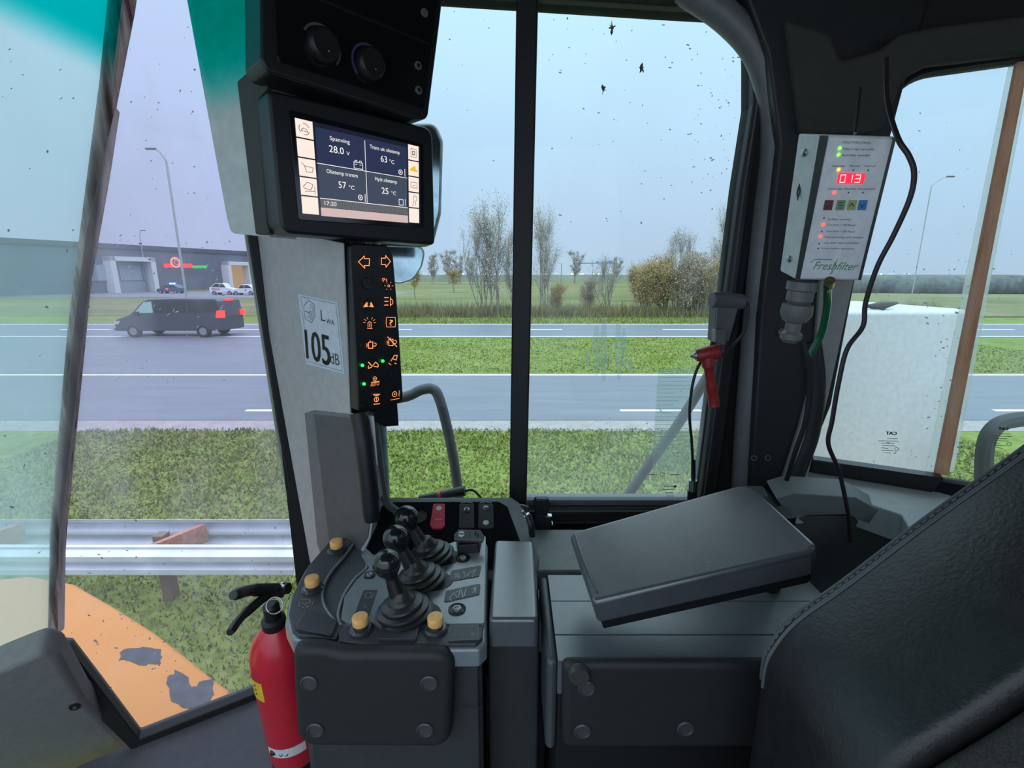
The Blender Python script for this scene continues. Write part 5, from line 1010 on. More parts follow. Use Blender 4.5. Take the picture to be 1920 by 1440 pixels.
for m_ in ([(654, 1010), (646, 1020)], [(660, 1012), (650, 1024)], [(640, 1008), (636, 1014)], [(648, 1014), (655, 1018)]): stroke(bm, PT, T(m_, .001), .0008, .0012)
for m_ in ([(686, 1112), (698, 1112), (694, 1122), (684, 1120), (686, 1112)], [(702, 1112), (697, 1122)], [(680, 1110), (665, 1150)], [(683, 1135), (686, 1140)]): stroke(bm, PT, T(m_, .001), .0008, .0012)
obj('printed_symbols', bm, mat('dim_symbol_print', (0.26, 0.28, 0.30)), co, smooth=False)
bm = bmesh.new(); prism(bm, PT, rpoly(T([(682, 1106), (708, 1106), (690, 1160), (660, 1160)], .0005), .003), -.001, .0006); obj('dark_inlay', bm, M_PANEL2, co, smooth=False)
# levers with bellows
for (bx, by), (kx, ky), tip in (((757, 1150), (725, 1056), 0), ((786, 1090), (742, 1008), 1), ((806, 1045), (762, 970), 2)):
    b = PT.hit(bx, by); top = PY(kx, ky, b.y + .004)
    d = (top - b)
    bm = bmesh.new(); tube(bm, [b + d * .15, b + d * .5, b + d * .75, top], [.013, .0105, .0085, .0075], 14); lv = obj('control_lever', bm, M_BLACK, co)
    bm = bmesh.new(); r = .0192; lathe(bm, top, d, [(r * .42, -r * 1.25), (r * .5, -r * 1.0), (r * .8, -r * .6)] + [(r * math.sin(math.radians(a)), -r * math.cos(math.radians(a))) for a in range(65, 181, 10)] + [(0, r)], 28); obj('ball_knob', bm, M_BALL, lv)
    bm = bmesh.new(); ax = Vector((d.x * .6, d.y, d.z)).normalized()
    prof = [(.040, 0), (.041, .003), (.038, .006), (.033, .0075), (.036, .010), (.0355, .0135), (.030, .016), (.0265, .0175), (.029, .020), (.028, .0235), (.022, .026), (.0195, .028), (.021, .031), (.018, .035), (.0135, .042), (.0115, .048)]
    rings_o = b.copy(); lathe(bm, b, (d.x * .45, d.y, d.z), [(r_ * (1.02 if h_ < .03 else .92), h_ * .74) for r_, h_ in prof], 32); obj('bellows_boot', bm, mat('boot_rubber', (0.02, 0.022, 0.022), .38, bump=.2), lv)
    bm = bmesh.new(); disc(bm, PT, (b.x - PT.o.x + .012, b.y - PT.o.y), .040, -.001, .0008, 28, ry=.026); obj('lever_slot', bm, M_INK, co, smooth=False)
# raised rocker on the console back edge
PRk = Pl(PT.hit(880, 1022, .018), (1, .05, 0), (0, 0.8, .6))
bm = bmesh.new(); prism(bm, PRk, rpoly(PRk.locs([(851, 1001), (860, 992), (900, 993), (908, 1004), (905, 1014), (851, 1012)]), .003), -.012, 0); rk = obj('rocker_switch', bm, mat('rocker_grey', (0.13, 0.14, 0.15), .4), co, bevel=.002)
bm = bmesh.new(); disc(bm, PRk, PRk.loc(865, 1001, .001), .0052, 0, .001, ry=.0052); obj('white_symbol', bm, M_WHITE, rk, smooth=False)
bm = bmesh.new(); stroke(bm, PRk, PRk.locs([(881, 993), (881, 1013)], .0005), .0006, .0006); flat(bm, PRk, PRk.locs([(890, 997), (893, 996), (893, 1004), (890, 1004)], .0006), .0006); flat(bm, PRk, PRk.locs([(895, 1001), (898, 1001), (897, 1008), (894, 1007)], .0006), .0006); flat(bm, PRk, PRk.locs([(860, 1000), (870, 1000), (870, 1002), (860, 1002)], .0012), .0013); obj('black_symbol', bm, M_INK, rk, smooth=False)
bm = bmesh.new(); prism(bm, PT, T([(855, 1018), (904, 1016), (900, 1036), (858, 1040)], .0), 0, .016, taper=.15); obj('rocker_base', bm, M_BLACK, rk, bevel=.002)
# ------------------------------------------------------------------ side switch box behind the levers
SA = PH(700, 1024, -.468); SB = PH(985, 1020, -.468); SC = PY(840, 940, .865)
PSW = Pl(SA, SB - SA, SC - SA); sb = thing('side_switch_box', PSW.hit(850, 1020, -.04), 'sloping switch box with a red rocker behind the levers, under the window', 'control panel')
Sx = lambda l, c=0.0: PSW.locs(l, c)
bm = bmesh.new(); prism(bm, PSW, rpoly(Sx([(655, 1075), (706, 938), (742, 934), (958, 932), (978, 946), (1012, 1045), (1000, 1090)]), [.003, .01, .0, .008, .012, .01, .003], 5), -.09, 0); obj('housing', bm, mat('switch_box_grey', (0.20, 0.215, 0.22), .4, bump=.2), sb, bevel=.005, seg=3)
bm = bmesh.new(); prism(bm, PSW, rpoly(Sx([(672, 1062), (706, 985), (716, 948), (740, 941), (935, 940), (952, 950), (985, 1040), (970, 1070)], .002), .006, 5), -.001, .002); obj('face_plate', bm, M_GLOSS, sb, bevel=.0008)
bm = bmesh.new(); ring(bm, PSW, PSW.loc(786, 970, .002), .0125, .0145, .001, .004); disc(bm, PSW, PSW.loc(786, 970, .002), .012, .001, .0035); obj('ignition_switch', bm, M_BLACK, sb)
bm = bmesh.new(); prism(bm, PSW, rpoly(Sx([(812, 944), (834, 944), (834, 985), (829, 990), (811, 990), (806, 984)], .006), .003), .001, .006); rs = obj('rocker_switch', bm, mat('red_switch', (0.55, 0.03, 0.06), .4), sb, bevel=.0015)
rs['label'] = 'red rocker switch'
bm = bmesh.new(); disc(bm, PSW, PSW.loc(823, 953, .006), .0055, .0058, .0068); stroke(bm, PSW, Sx([(816, 974), (829, 974)], .006), .0012, .0066); obj('pale_symbol', bm, mat('pale_mint_print', (0.55, 0.6, 0.58)), rs, smooth=False)
for px, l2 in ((875, [955]), (911, [952, 980])):
    bm = bmesh.new(); prism(bm, PSW, rpoly(Sx([(px - 14, 944), (px + 14, 944), (px + 15, 990), (px - 15, 990)], .005), .003), .001, .005); rs = obj('rocker_switch', bm, M_BLACK, sb, bevel=.0015)
    bm = bmesh.new()
    for yy in l2: disc(bm, PSW, PSW.loc(px, yy, .005), .0054, .0048, .0056)
    stroke(bm, PSW, Sx([(px - 11, 943), (px, 941.5), (px + 11, 943)], .005), .0007, .0054); obj('pale_symbol', bm, mat('pale_mint_print', (0.55, 0.6, 0.58)), rs, smooth=False)
    bm = bmesh.new()
    if px == 875: flat(bm, PSW, Sx([(870, 959), (880, 959), (875, 950)], .006), .0058)
    else: flat(bm, PSW, Sx([(906, 951), (917, 951), (917, 955), (908, 955)], .006), .0058)
    obj('dark_symbol', bm, M_INK, rs, smooth=False)
# keys on the right of the box
ky = thing('key_bunch', PY(985, 975, .80), 'small bunch of steel keys hanging beside the side switch box', 'keys')
for a, b in (((976, 948), (990, 952)), ((980, 958), (986, 966)), ((984, 968), (992, 962))):
    bm = bmesh.new(); p, q = PY(*a, .80), PY(*b, .80); tube(bm, [p, q], .003, 6); obj('key', bm, M_STEEL, ky)
bm = bmesh.new(); tube(bm, smooth_path([PY(990, 966, .80), PY(996, 985, .79), PY(998, 1005, .79)]), .006, 8); obj('key_fob', bm, M_BLACK, ky)
# latch knob of the sliding window
lt = thing('window_latch', PY(1016, 985, .90), 'black paddle-shaped latch standing up at the sliding window foot', 'latch')
PL_ = Pl(PY(1016, 960, .90), (1, 0, 0), (0, 0, 1))
bm = bmesh.new(); prism(bm, PL_, rpoly(PL_.locs([(1000, 940), (1004, 933), (1028, 933), (1032, 940), (1028, 958), (1024, 966), (1008, 966), (1003, 958)]), .006), -.008, .008); obj('paddle', bm, M_BLACK, lt, bevel=.003)
bm = bmesh.new(); prism(bm, PL_, rpoly(PL_.locs([(1006, 962), (1026, 962), (1032, 972), (1030, 990), (1002, 990), (1002, 972)]), .003), -.01, .01); obj('base', bm, M_RUB, lt, bevel=.002)
bm = bmesh.new(); prism(bm, PL_, PL_.locs([(1022, 963), (1034, 963), (1034, 965), (1022, 965)]), .0, .011); disc(bm, PL_, PL_.loc(1035, 979), .0022, .0, .011); obj('pin', bm, M_STEEL, lt)
# ------------------------------------------------------------------ small wrist rest and big armrest
wr = thing('wrist_rest', PT.hit(965, 1160) + Vector((0, 0, -.08)), 'small glossy padded wrist rest right of the lever console', 'armrest')
PWt = Pl((0, 0, H - .445), (1, 0, 0), (0, 1, 0))
bm = bmesh.new(); prism(bm, PWt, rpoly(PWt.locs([(928, 1010), (1000, 1012), (1010, 1163), (916, 1163)]), .008, 5), -.045, 0, taper=.02); obj('pad', bm, M_ARM, wr, bevel=.008, seg=4)
bm = bmesh.new(); prism(bm, PWt, rpoly(PWt.locs([(924, 1040), (1006, 1040), (1012, 1166), (914, 1166)], -.045), .006), FLOOR_H + .445 , -.045); obj('support', bm, M_DGREY, wr, bevel=.004)
# side box under the armrest
LH = -0.472
PBX = Pl((0, 0, H + LH), (1, 0, 0), (0, 1, 0))
bx = thing('side_box', PBX.hit(1250, 1190) + Vector((0, 0, FLOOR_H - LH)), 'dark lidded storage box beside the seat under the raised armrest', 'storage box')
def xy(px, py): return PBX.loc(px, py)
l0 = [xy(1036, 1078), xy(1460, 1084), xy(1560, 1235), xy(1046, 1238)]
LX0 = min(l0[0][0], l0[3][0]); yA, yB, yC, yD = xy(1200, 1078)[1], xy(1200, 1127)[1], xy(1200, 1190)[1], xy(1200, 1225)[1]
M_LID = mat('side_box_lid_plastic', (0.09, 0.105, 0.12), 0.36, bump=.15, bscale=900, spec=1.0, coat=.3)
for (ya, yb, nm) in ((yB + .0008, yA, 'lid'), (yC + .0012, yB - .0008, 'lid'), (yD - .012, yC - .0012, 'front_rail')):
    bm = bmesh.new(); prism(bm, PBX, rpoly([(LX0, ya), (.47, ya), (.47, yb), (LX0, yb)], .0005), -.05, 0); obj(nm, bm, M_LID, bx, bevel=.0025)
bm = bmesh.new(); prism(bm, Pl((LX0, 0, H + LH), (0, 1, 0), (0, 0, 1)), rpoly([(yD - .012, -.14), (yD - .012, .0), (yA, .0), (yA, -.14)], [.0, .012, .012, 0]), -.0, .014); obj('end_cheek', bm, mat('end_cheek_plastic', (0.06, 0.068, 0.075), .4), bx, bevel=.0075, seg=5)
bm = bmesh.new(); box(bm, (LX0, yD - .008, H + FLOOR_H), (.47, yA, H + LH - .045)); obj('body', bm, M_BLACK, bx, bevel=.004)
PBF = Pl((0, yD - .008, H), (1, 0, 0), (0, 0, 1))
bm = bmesh.new(); prism(bm, PBF, rpoly(PBF.locs([(1052, 1240), (1460, 1240), (1460, 1400), (1052, 1400)], .012), .012, 5), 0, .016, taper=.02); fpn = obj('front_pad', bm, mat('knee_pad_foam', (0.02, 0.02, 0.021)), bx, bevel=.008, seg=4)
for x, y in ((1100, 1290), (1092, 1370), (1285, 1365)):
    bm = bmesh.new(); c = PBF.loc(x, y, .016); lathe(bm, PBF.w(c[0], c[1], .0175), PBF.n, [(.0105, -.002), (.0112, .0), (.0095, .0012), (.0085, -.0005), (0, -.001)], 20); obj('pad_bolt', bm, mat('bolt_cup', (0.06, 0.06, 0.062)), fpn)
bm = bmesh.new(); lathe(bm, PBF.w(*PBF.loc(1086, 1268, .02), .014), PBF.n, [(.014, 0), (.014, .006), (.012, .009), (0, .0095)], 24); obj('lock_knob', bm, mat('lock_grey', (0.05, 0.05, 0.05), .4), fpn)
# big armrest, pitched up towards the rear
D_, A_, C_ = Vector((.096, .52, -.392)), Vector((.082, .64, -.371)), Vector((.369, .52, -.315))
D_ = EYE + D_; A_ = EYE + A_; C_ = EYE + C_
PAR = Pl(D_, C_ - D_, A_ - D_)
ar = thing('armrest', PAR.hit(1250, 1040, -.03), 'long black padded armrest tilted up in front of the sliding window', 'armrest')
q = rpoly(PAR.locs([(1066, 998), (1385, 908), (1412, 912), (1532, 1020), (1520, 1036), (1110, 1130)]), [.010, .0, .012, .012, .0, .008], 6)
bm = bmesh.new(); prism(bm, PAR, q, -.040, 0.0); obj('pad', bm, M_ARM, ar, bevel=.011, seg=6)
bm = bmesh.new(); prism(bm, PAR, grow(q, -.005), -.056, -.038); obj('base_shell', bm, M_BLACK, ar, bevel=.003)
sp_l = PAR.locs([(1078, 1003), (1090, 1040), (1104, 1075), (1120, 1110)])
bm = bmesh.new(); tube(bm, smooth_path([PAR.w(a, b, .0005) for a, b in sp_l]), .0018, 8); obj('seam_piping', bm, M_ARM, ar)
e1_, e2_ = PAR.w(.30, .10, -.04), Vector((.40, .655, H + LH - .005))
bm = bmesh.new(); tube(bm, [e1_, e2_], .014, 12); obj('hinge_arm', bm, M_BLACK, ar)
# ------------------------------------------------------------------ driver's seat
seat = thing('driver_seat', (0.45, 0.2, H + FLOOR_H), 'black leather driver seat with a stitched reclined backrest', 'seat')
pr_px = [(1380, 1460), (1404, 1300), (1412, 1225), (1428, 1185), (1470, 1135), (1560, 1070), (1700, 962), (1860, 846), (2000, 742)]
def prof_at(y): return [(p.x, p.z) for p in [PY(a, b, .45) for a, b in pr_px]]
P0 = prof_at(.45)
P0 = [(P0[0][0] - .0, H + FLOOR_H + .12)] + P0 + [(P0[-1][0] + .10, P0[-1][1] + .09)]
sm = [(p.x, p.y) for p in smooth_path([(a, 0, b) for a, b in P0], 4)] if False else [(v.x, v.z) for v in smooth_path([(a, 0, b) for a, b in P0], 4)]
def backrest(bm, y0, y1, inset, rnd):
    ys = []; n = 8
    for k in range(n + 1): ys.append((y0 + rnd * (1 - math.cos(k / n * math.pi / 2)) if False else y0 - 0, 0))
    cols = []
    prof = []
    for k in range(7):                      # rounded far side
        a = k / 6 * math.pi / 2; prof.append((y1 - rnd + rnd * math.cos(a), rnd - rnd * math.sin(a) + inset))
    prof += [(y0 + rnd * .35, inset), (y0 + .004, inset + .004), (y0, inset + .012)]
    prof = [(y1, .16)] + prof + [(y0, .16)]
    N = len(sm); rings = []
    for i, (x, z) in enumerate(sm):
        a = sm[max(0, i - 1)]; b = sm[min(N - 1, i + 1)]; t = Vector((b[0] - a[0], b[1] - a[1])).normalized(); nx, nz = t.y, -t.x   # towards the back of the seat
        rings.append([bm.verts.new((x + nx * dpt, y, z + nz * dpt)) for y, dpt in prof])
    for A, B in zip(rings, rings[1:]):
        for k in range(len(prof)):
            k2 = (k + 1) % len(prof); bm.faces.new((A[k], A[k2], B[k2], B[k]))
    bm.faces.new(rings[0]); bm.faces.new(list(reversed(rings[-1])))
bm = bmesh.new(); backrest(bm, .285, .45, .0, .03); obj('side_bolster', bm, M_LEATHER, seat, angle=60)
bm = bmesh.new(); backrest(bm, -.06, .282, .010, .012); obj('centre_panel', bm, M_FABRIC, seat, angle=60)
bm = bmesh.new(); backrest(bm, -.24, -.063, .0, .03); obj('side_bolster', bm, M_LEATHER, seat, angle=60)
M_THR = mat('grey_thread', (0.16, 0.17, 0.18), .6); M_PIPE = mat('seat_piping', (0.10, 0.105, 0.115), .4)
def on_back(i, y, off):
    N = len(sm); a = sm[max(0, i - 1)]; b = sm[min(N - 1, i + 1)]; t = Vector((b[0] - a[0], b[1] - a[1])).normalized(); return Vector((sm[i][0] + t.y * off, y, sm[i][1] - t.x * off))
for yy, off, rr in ((.437, .0053, .0026), (.426, .0006, .0020)):
    bm = bmesh.new(); tube(bm, [on_back(i, yy, off) for i in range(10, len(sm))], rr, 8); obj('piping', bm, M_PIPE, seat)
bm = bmesh.new()
pth = [on_back(i, .4315, .0012) for i in range(14, len(sm))]
for p, q in zip(pth, pth[1:]):
    n = max(1, int((q - p).length / .007))
    for k in range(n): a_, b_ = p.lerp(q, k / n), p.lerp(q, (k + .6) / n); tube(bm, [a_, b_], .0007, 5)
obj('stitching', bm, M_THR, seat)
bm = bmesh.new(); box(bm, (.05, -.22, H + FLOOR_H + .14), (.50, .32, H + FLOOR_H + .26)); 
obj('seat_cushion', bm, M_LEATHER, seat, bevel=.04, seg=5) if False else bm.free()
bm = bmesh.new(); box(bm, (.30, -.15, H + FLOOR_H), (.62, .38, H + FLOOR_H + .14)); obj('pedestal', bm, M_BLACK, seat, bevel=.01)
# ------------------------------------------------------------------ fire extinguisher
exz0 = H - .882; EXB = Vector((-.412, .742, exz0)); EXD = (Vector((-.400, .700, H - .60)) - EXB).normalized(); ex = EXB
fe_ = thing('fire_extinguisher', (ex.x, ex.y, exz0), 'red fire extinguisher with black handles standing left of the lever console', 'fire extinguisher')
R_ = .047
bm = bmesh.new(); lathe(bm, EXB, EXD, [(R_ * .8, 0), (R_ * .97, .006), (R_, .02), (R_, .245), (R_ * .97, .262), (R_ * .80, .285), (R_ * .5, .305), (R_ * .36, .312), (R_ * .36, .322)], 36); obj('cylinder', bm, mat('extinguisher_red', (0.62, 0.015, 0.035), 0.32, coat=.4), fe_)
bm = bmesh.new(); lathe(bm, (EXB.x, EXB.y, H + FLOOR_H), (0, 0, 1), [(R_ * .9, 0), (R_ * .95, .03), (R_ * .8, .042)], 24); obj('foot_bracket', bm, M_BLACK, fe_)
zt = exz0 + .318
bm = bmesh.new(); lathe(bm, EXB + EXD * .310, EXD, [(.017, 0), (.019, .004), (.019, .016), (.013, .02), (.013, .045), (.008, .05)], 18); obj('valve', bm, M_BLACK, fe_)
vtop = Vector((ex.x, ex.y, zt + .03))
tl1 = PY(437, 1116, .60); tl2 = PY(431, 1186, .58)
bm = bmesh.new(); tube(bm, smooth_path([PY(541, 1103, .70), PY(520, 1105, .70), PY(470, 1107, .66), tl1]), [.009, .010, .0085, .006], 10); obj('carry_handle', bm, M_BLACK, fe_)
bm = bmesh.new(); tube(bm, smooth_path([PY(530, 1112, .70), PY(500, 1118, .68), PY(455, 1155, .62), tl2]), [.007, .007, .006, .005], 10); obj('squeeze_lever', bm, M_BLACK, fe_)
bm = bmesh.new(); c = PY(515, 1135, .66); rr = .0125; nrm = Vector((.2, -1, .35)).normalized(); a = nrm.orthogonal().normalized(); b = nrm.cross(a)
tube(bm, [c + (a * math.cos(t) + b * math.sin(t)) * rr for t in [2 * math.pi * k / 24 for k in range(25)]], .0011, 8, caps=False); obj('pull_ring', bm, M_STEEL, fe_)
bm = bmesh.new(); ball(bm, PY(532, 1097, .70), .006, 12); obj('gauge', bm, M_STEEL, fe_)
def wrap(z0, z1, a0, a1, off, tilt=0, n=16):
    bm = bmesh.new(); V = []
    for k in range(n + 1):
        t = math.radians(a0 + (a1 - a0) * k / n); d = Vector((math.cos(t), math.sin(t), 0))
        V.append([bm.verts.new((EXB + EXD * (z + tilt * (k / n - .5))) + d * (R_ + off)) for z in (z0, z1)])
    for A, B in zip(V, V[1:]): bm.faces.new((A[0], B[0], B[1], A[1]))
    return bm
obj('yellow_label', wrap(.182, .226, 190, 256, .0006), mat('yellow_label', (0.80, 0.55, 0.03), .5, var=.15, scale=150), fe_)
bm = wrap(.186, .222, 228, 246, .0009); 
bm.free()
bm = bmesh.new()
for z in (.216, .206, .196): 
    t = math.radians(236); d = Vector((math.cos(t), math.sin(t), 0)); ball(bm, (EXB + EXD * z) + d * (R_ + .0004), .0022, 8)
obj('label_print', bm, mat('label_ink', (0.25, 0.12, 0.02)), fe_)
lw = obj('white_label', wrap(.040, .063, 235, 320, .0006, .004), mat('white_label', (0.7, 0.7, 0.7), .5), fe_)
bm = bmesh.new(); t = math.radians(248); d = Vector((math.cos(t), math.sin(t), 0)); ball(bm, (EXB + EXD * .050) + d * (R_ - .001), .006, 10)
t = math.radians(264); d = Vector((math.cos(t), math.sin(t), 0)); pw = Pl((EXB + EXD * .045) + d * (R_ + .0012), (-d.y, d.x, 0), (0, 0, 1)); text_into(bm, pw, '0', (.0, 0), (.007, 0), 0.0, h=.012)
t = math.radians(276); d = Vector((math.cos(t), math.sin(t), 0)); pw = Pl((EXB + EXD * .045) + d * (R_ + .0012), (-d.y, d.x, 0), (0, 0, 1)); text_into(bm, pw, '5', (.0, 0), (.006, 0), 0.0, h=.012); obj('label_print', bm, M_INK, lw)
# ------------------------------------------------------------------ cabin air filter control box
q1, q2, q3, q4 = PY(1542, 251, .66), PY(1681, 256, .66), PY(1612, 527, .71), PY(1494, 525, .71)
PFX = Pl(q4, (1, 0, 0), (q1 + q2) / 2 - (q3 + q4) / 2)
ff = thing('filter_control_box', PFX.hit(1553, 527, -.03), 'grey metal air filter control box with a red 013 display on the rear pillar', 'control box')
fq = PFX.locs([(1534, 251), (1681, 256), (1612, 527), (1492, 525)])
bm = bmesh.new(); prism(bm, PFX, fq, -.048, 0); obj('housing', bm, mat('light_grey_enamel', (0.66, 0.69, 0.69), .4, bump=.1), ff, bevel=.003)
bm = bmesh.new(); e = .0025
prism(bm, PFX, PFX.locs([(1554, 258), (1672, 262), (1608, 522), (1500, 521)]), 0, .0012); fpl = obj('face_plate', bm, mat('face_plate_grey', (0.86, 0.88, 0.88), .45), ff, smooth=False)
bm = bmesh.new(); prism(bm, PFX, PFX.locs([(1537, 254), (1553, 254), (1500, 523), (1491, 523)]), 0, .0008); prism(bm, PFX, PFX.locs([(1673, 258), (1680, 258), (1614, 525), (1609, 525)]), 0, .0008); obj('edge_strip', bm, mat('dark_edge_strip', (0.07, 0.08, 0.075), .4, metal=.3), ff, smooth=False)
F = lambda l, c=.0013: PFX.locs(l, c)
shr = 0.0
bm = bmesh.new()
def FT(s, x0, y0, x1, y1, h=None): text_into(bm, PFX, s, PFX.loc(x0, y0, .0014), PFX.loc(x1, y1, .0014), .0014, h=h, shear=.0)
FT('FOUTMELDING', 1580, 269, 1632, 270, .0026); FT('Filters zijn vervuild', 1580, 281, 1637, 282, .0026); FT('Actief filter verzadigd', 1578, 293, 1630, 293, .0026)
FT('Automaat', 1560, 313, 1584, 313, .0026); FT('Manuaal', 1592, 313, 1611, 313, .0026); FT('Zoem uit', 1620, 313, 1641, 313, .0026)
FT('Overdruk filter', 1551, 356, 1580, 356, .0026); FT('Filterdruk', 1583, 356, 1604, 356, .0026); FT('Aircosysteem', 1608, 356, 1640, 356, .0026)
FT('Stoffilter verzadigd', 1552, 413, 1595, 413, .0026); FT('Overdruk < 100 Pascal', 1550, 423, 1603, 424, .0026); FT('Overdruk > 200 Pascal', 1549, 435, 1602, 436, .0026); FT('Waarschuwing actief systeem', 1545, 446, 1618, 447, .0026); FT('Gas filter bijna verzadigd', 1545, 457, 1610, 457, .0026); FT('Uren teller systeem', 1540, 467, 1601, 468, .0026)
for x, y in ((1600, 319), (1628, 319), (1591, 361), (1618, 361), (1545, 409), (1541, 434), (1536, 457), (1534, 466)): disc(bm, PFX, PFX.loc(x, y, .0014), .0011, .0011, .0014, 8)
obj('printed_text', bm, mat('dark_grey_print', (0.07, 0.08, 0.09)), fpl, smooth=False)
bm = bmesh.new(); text_into(bm, PFX, 'Freshfilter', PFX.loc(1524, 505, .0014), PFX.loc(1604, 507, .0014), .0014, h=.0115, shear=.22); stroke(bm, PFX, F([(1520, 492), (1528, 486), (1560, 487)]), .0010, .0014); stroke(bm, PFX, F([(1562, 505), (1556, 514), (1560, 512), (1570, 486)]), .0009, .0014); obj('green_logo', bm, mat('green_print', (0.10, 0.33, 0.12)), fpl, smooth=False)
bm = bmesh.new(); prism(bm, PFX, rpoly(F([(1573, 324), (1622, 325), (1618, 345), (1568, 344)]), .001), .0, .0022); dsp = obj('number_display', bm, emis('red_display', (1.0, 0.02, 0.06), 1.3), ff, smooth=False)
bm = bmesh.new()
def seg7(x, y, segs):
    w, hh, s = 9, 14, -2.6
    pt = {'tl': (x, y), 'tr': (x + w, y), 'ml': (x + s / 2, y + hh / 2), 'mr': (x + w + s / 2, y + hh / 2), 'bl': (x + s, y + hh), 'br': (x + w + s, y + hh)}
    for a, b in segs: stroke(bm, PFX, PFX.locs([pt[a], pt[b]], .0023), .0010, .0024)
seg7(1577, 328, (('tl', 'tr'), ('tl', 'bl'), ('tr', 'br'), ('bl', 'br'))); seg7(1590, 328, (('tr', 'br'),)); seg7(1605, 328, (('tl', 'tr'), ('ml', 'mr'), ('bl', 'br'), ('tr', 'br')))
obj('digits', bm, emis('display_digits', (1.0, 0.62, 0.62), 1.2), dsp, smooth=False)
for x, y, m in ((1574, 278, emis('green_led', (0.25, 1.0, 0.1), 1.5)), (1572, 290, emis('green_led', (0.25, 1.0, 0.1), 1.5)), (1572, 318, emis('yellow_led', (1.0, 0.62, 0.05), 1.5)), (1564, 361, emis('red_led', (1.0, 0.1, 0.08), 2)), (1543, 421, emis('red_led', (1.0, 0.1, 0.08), 2)), (1538, 443, emis('red_led', (1.0, 0.1, 0.08), 2))):
    bm = bmesh.new(); c = PFX.loc(x, y, .001); lathe(bm, PFX.w(c[0], c[1], .001), PFX.n, [(.0022, 0), (.002, .0015), (0, .0024)], 12); obj('indicator_light', bm, m, ff)
for x, colr, nm in ((1553, (0.20, 0.055, 0.06), 'dark_red_key'), (1576, (0.22, 0.40, 0.20), 'green_key'), (1597, (0.45, 0.47, 0.18), 'olive_key'), (1617, (0.06, 0.25, 0.55), 'blue_key')):
    bm = bmesh.new(); prism(bm, PFX, rpoly(F([(x - 6, 375), (x + 10, 375), (x + 6, 394), (x - 10, 394)]), .0008), .001, .0020); kk_ = obj('button', bm, mat(nm, colr, .5), ff, smooth=False)
    bm = bmesh.new()
    if 'olive' in nm: stroke(bm, PFX, PFX.locs([(x - 5, 387), (x, 381), (x + 4, 387)], .0021), .0010, .0022)
    elif 'blue' in nm: stroke(bm, PFX, PFX.locs([(x - 4, 383), (x - 1, 389), (x + 4, 383)], .0021), .0008, .0022)
    elif 'green' in nm:
        for yy in (380, 385, 390): stroke(bm, PFX, PFX.locs([(x - 4, yy), (x + 4, yy)], .0021), .0009, .0022)
    else: stroke(bm, PFX, PFX.locs([(x - 4, 389), (x + 4, 385)], .0021), .0012, .0022)
    obj('symbol', bm, mat('dark_symbol', (0.03, 0.04, 0.04)), kk_, smooth=False)
# screws on the left cheek
PCH = Pl(PFX.w(fq[0][0], fq[0][1], 0), PFX.n, PFX.v)
Lq = PFX.w(fq[3][0], fq[3][1], -.024); Tq = PFX.w(fq[0][0], fq[0][1], -.024)
for f, nm in ((.13, 'screw'), (.88, 'screw')):
    c = Lq.lerp(Tq, f); bm = bmesh.new(); lathe(bm, c + Vector((-.0002, 0, 0)), (-1, 0, 0), [(.0052, 0), (.0046, .003), (.002, .0038), (0, .0036)], 16); obj('screw', bm, mat('dark_steel_screw', (0.3, 0.3, 0.33), .25, metal=1), ff)
c = Lq.lerp(Tq, .62); bm = bmesh.new()
for s in (1, .55): 
    pts = [c + Vector((-.0012, a * .004 * s, b * .011 * s)) for a, b in ((0, 1), (1, 0), (0, -1), (-1, 0), (0, 1))]; tube(bm, pts, .0006, 5)
obj('diamond_mark', bm, M_DGREY, ff)
# gland, connector and green hose below the box
PCN = PFX.o.y
cn = thing('grey_connector', PY(1500, 622, .735), 'grey plastic screw connector and gland hanging under the filter control box', 'connector')
bm = bmesh.new(); c = PY(1506, 528, .725); lathe(bm, c, (-.04, .1, -1), [(.021, 0), (.021, .012), (.018, .014), (.018, .028), (.014, .032), (.021, .034), (.022, .048), (.017, .058), (.011, .062), (.011, .074), (.015, .078), (.015, .086), (.009, .092)], 18); obj('gland', bm, mat('cool_grey_plastic', (0.16, 0.16, 0.15), .45), cn)
bm = bmesh.new(); tube(bm, smooth_path([PY(1500, 625, .74), PY(1512, 665, .74), PY(1518, 720, .745), PY(1510, 790, .75), PY(1490, 850, .76), PY(1475, 900, .78)]), .004, 8); obj('cable', bm, M_RUB, cn)
hs = thing('green_hose', PY(1530, 660, .78), 'translucent green hose running down from the filter control box', 'hose')
bm = bmesh.new(); tube(bm, smooth_path([PY(1553, 530, .70), PY(1552, 545, .73), PY(1550, 580, .76), PY(1540, 625, .78), PY(1518, 668, .79)]), .0055, 10); obj('tube', bm, mat('green_hose', (0.01, 0.14, 0.05), .25, coat=.4), hs)
bm = bmesh.new(); tube(bm, [PY(1556, 526, .70), PY(1554, 536, .71)], .007, 10); obj('brass_fitting', bm, mat('brass', (0.55, 0.42, 0.22), .3, metal=1), hs)
wv = [PY(1662, 110, .72), PY(1664, 190, .69), PY(1683, 258, .645), PY(1704, 292, .635), PY(1714, 325, .63), PY(1706, 372, .63), PY(1676, 440, .64), PY(1645, 500, .65), PY(1623, 568, .66), PY(1618, 612, .66), PY(1588, 655, .66), PY(1572, 720, .66), PY(1560, 790, .665), PY(1553, 832, .67), PY(1572, 880, .68), PY(1584, 930, .68), PY(1592, 975, .69), PY(1594, 1015, .70)]
bm = bmesh.new(); tube(bm, smooth_path(wv, 6), .0031, 10); tag(obj('power_cable', bm, mat('black_cable', (0.03, 0.022, 0.024), .4), None), 'long black cable looping down across the rear corner window', 'cable')
bm = bmesh.new(); tube(bm, [PY(1613, 165, .74), PY(1603, 250, .70)], .0022, 8); tag(obj('metal_rod', bm, M_STEEL, None), 'thin bright rod above the filter control box', 'rod')
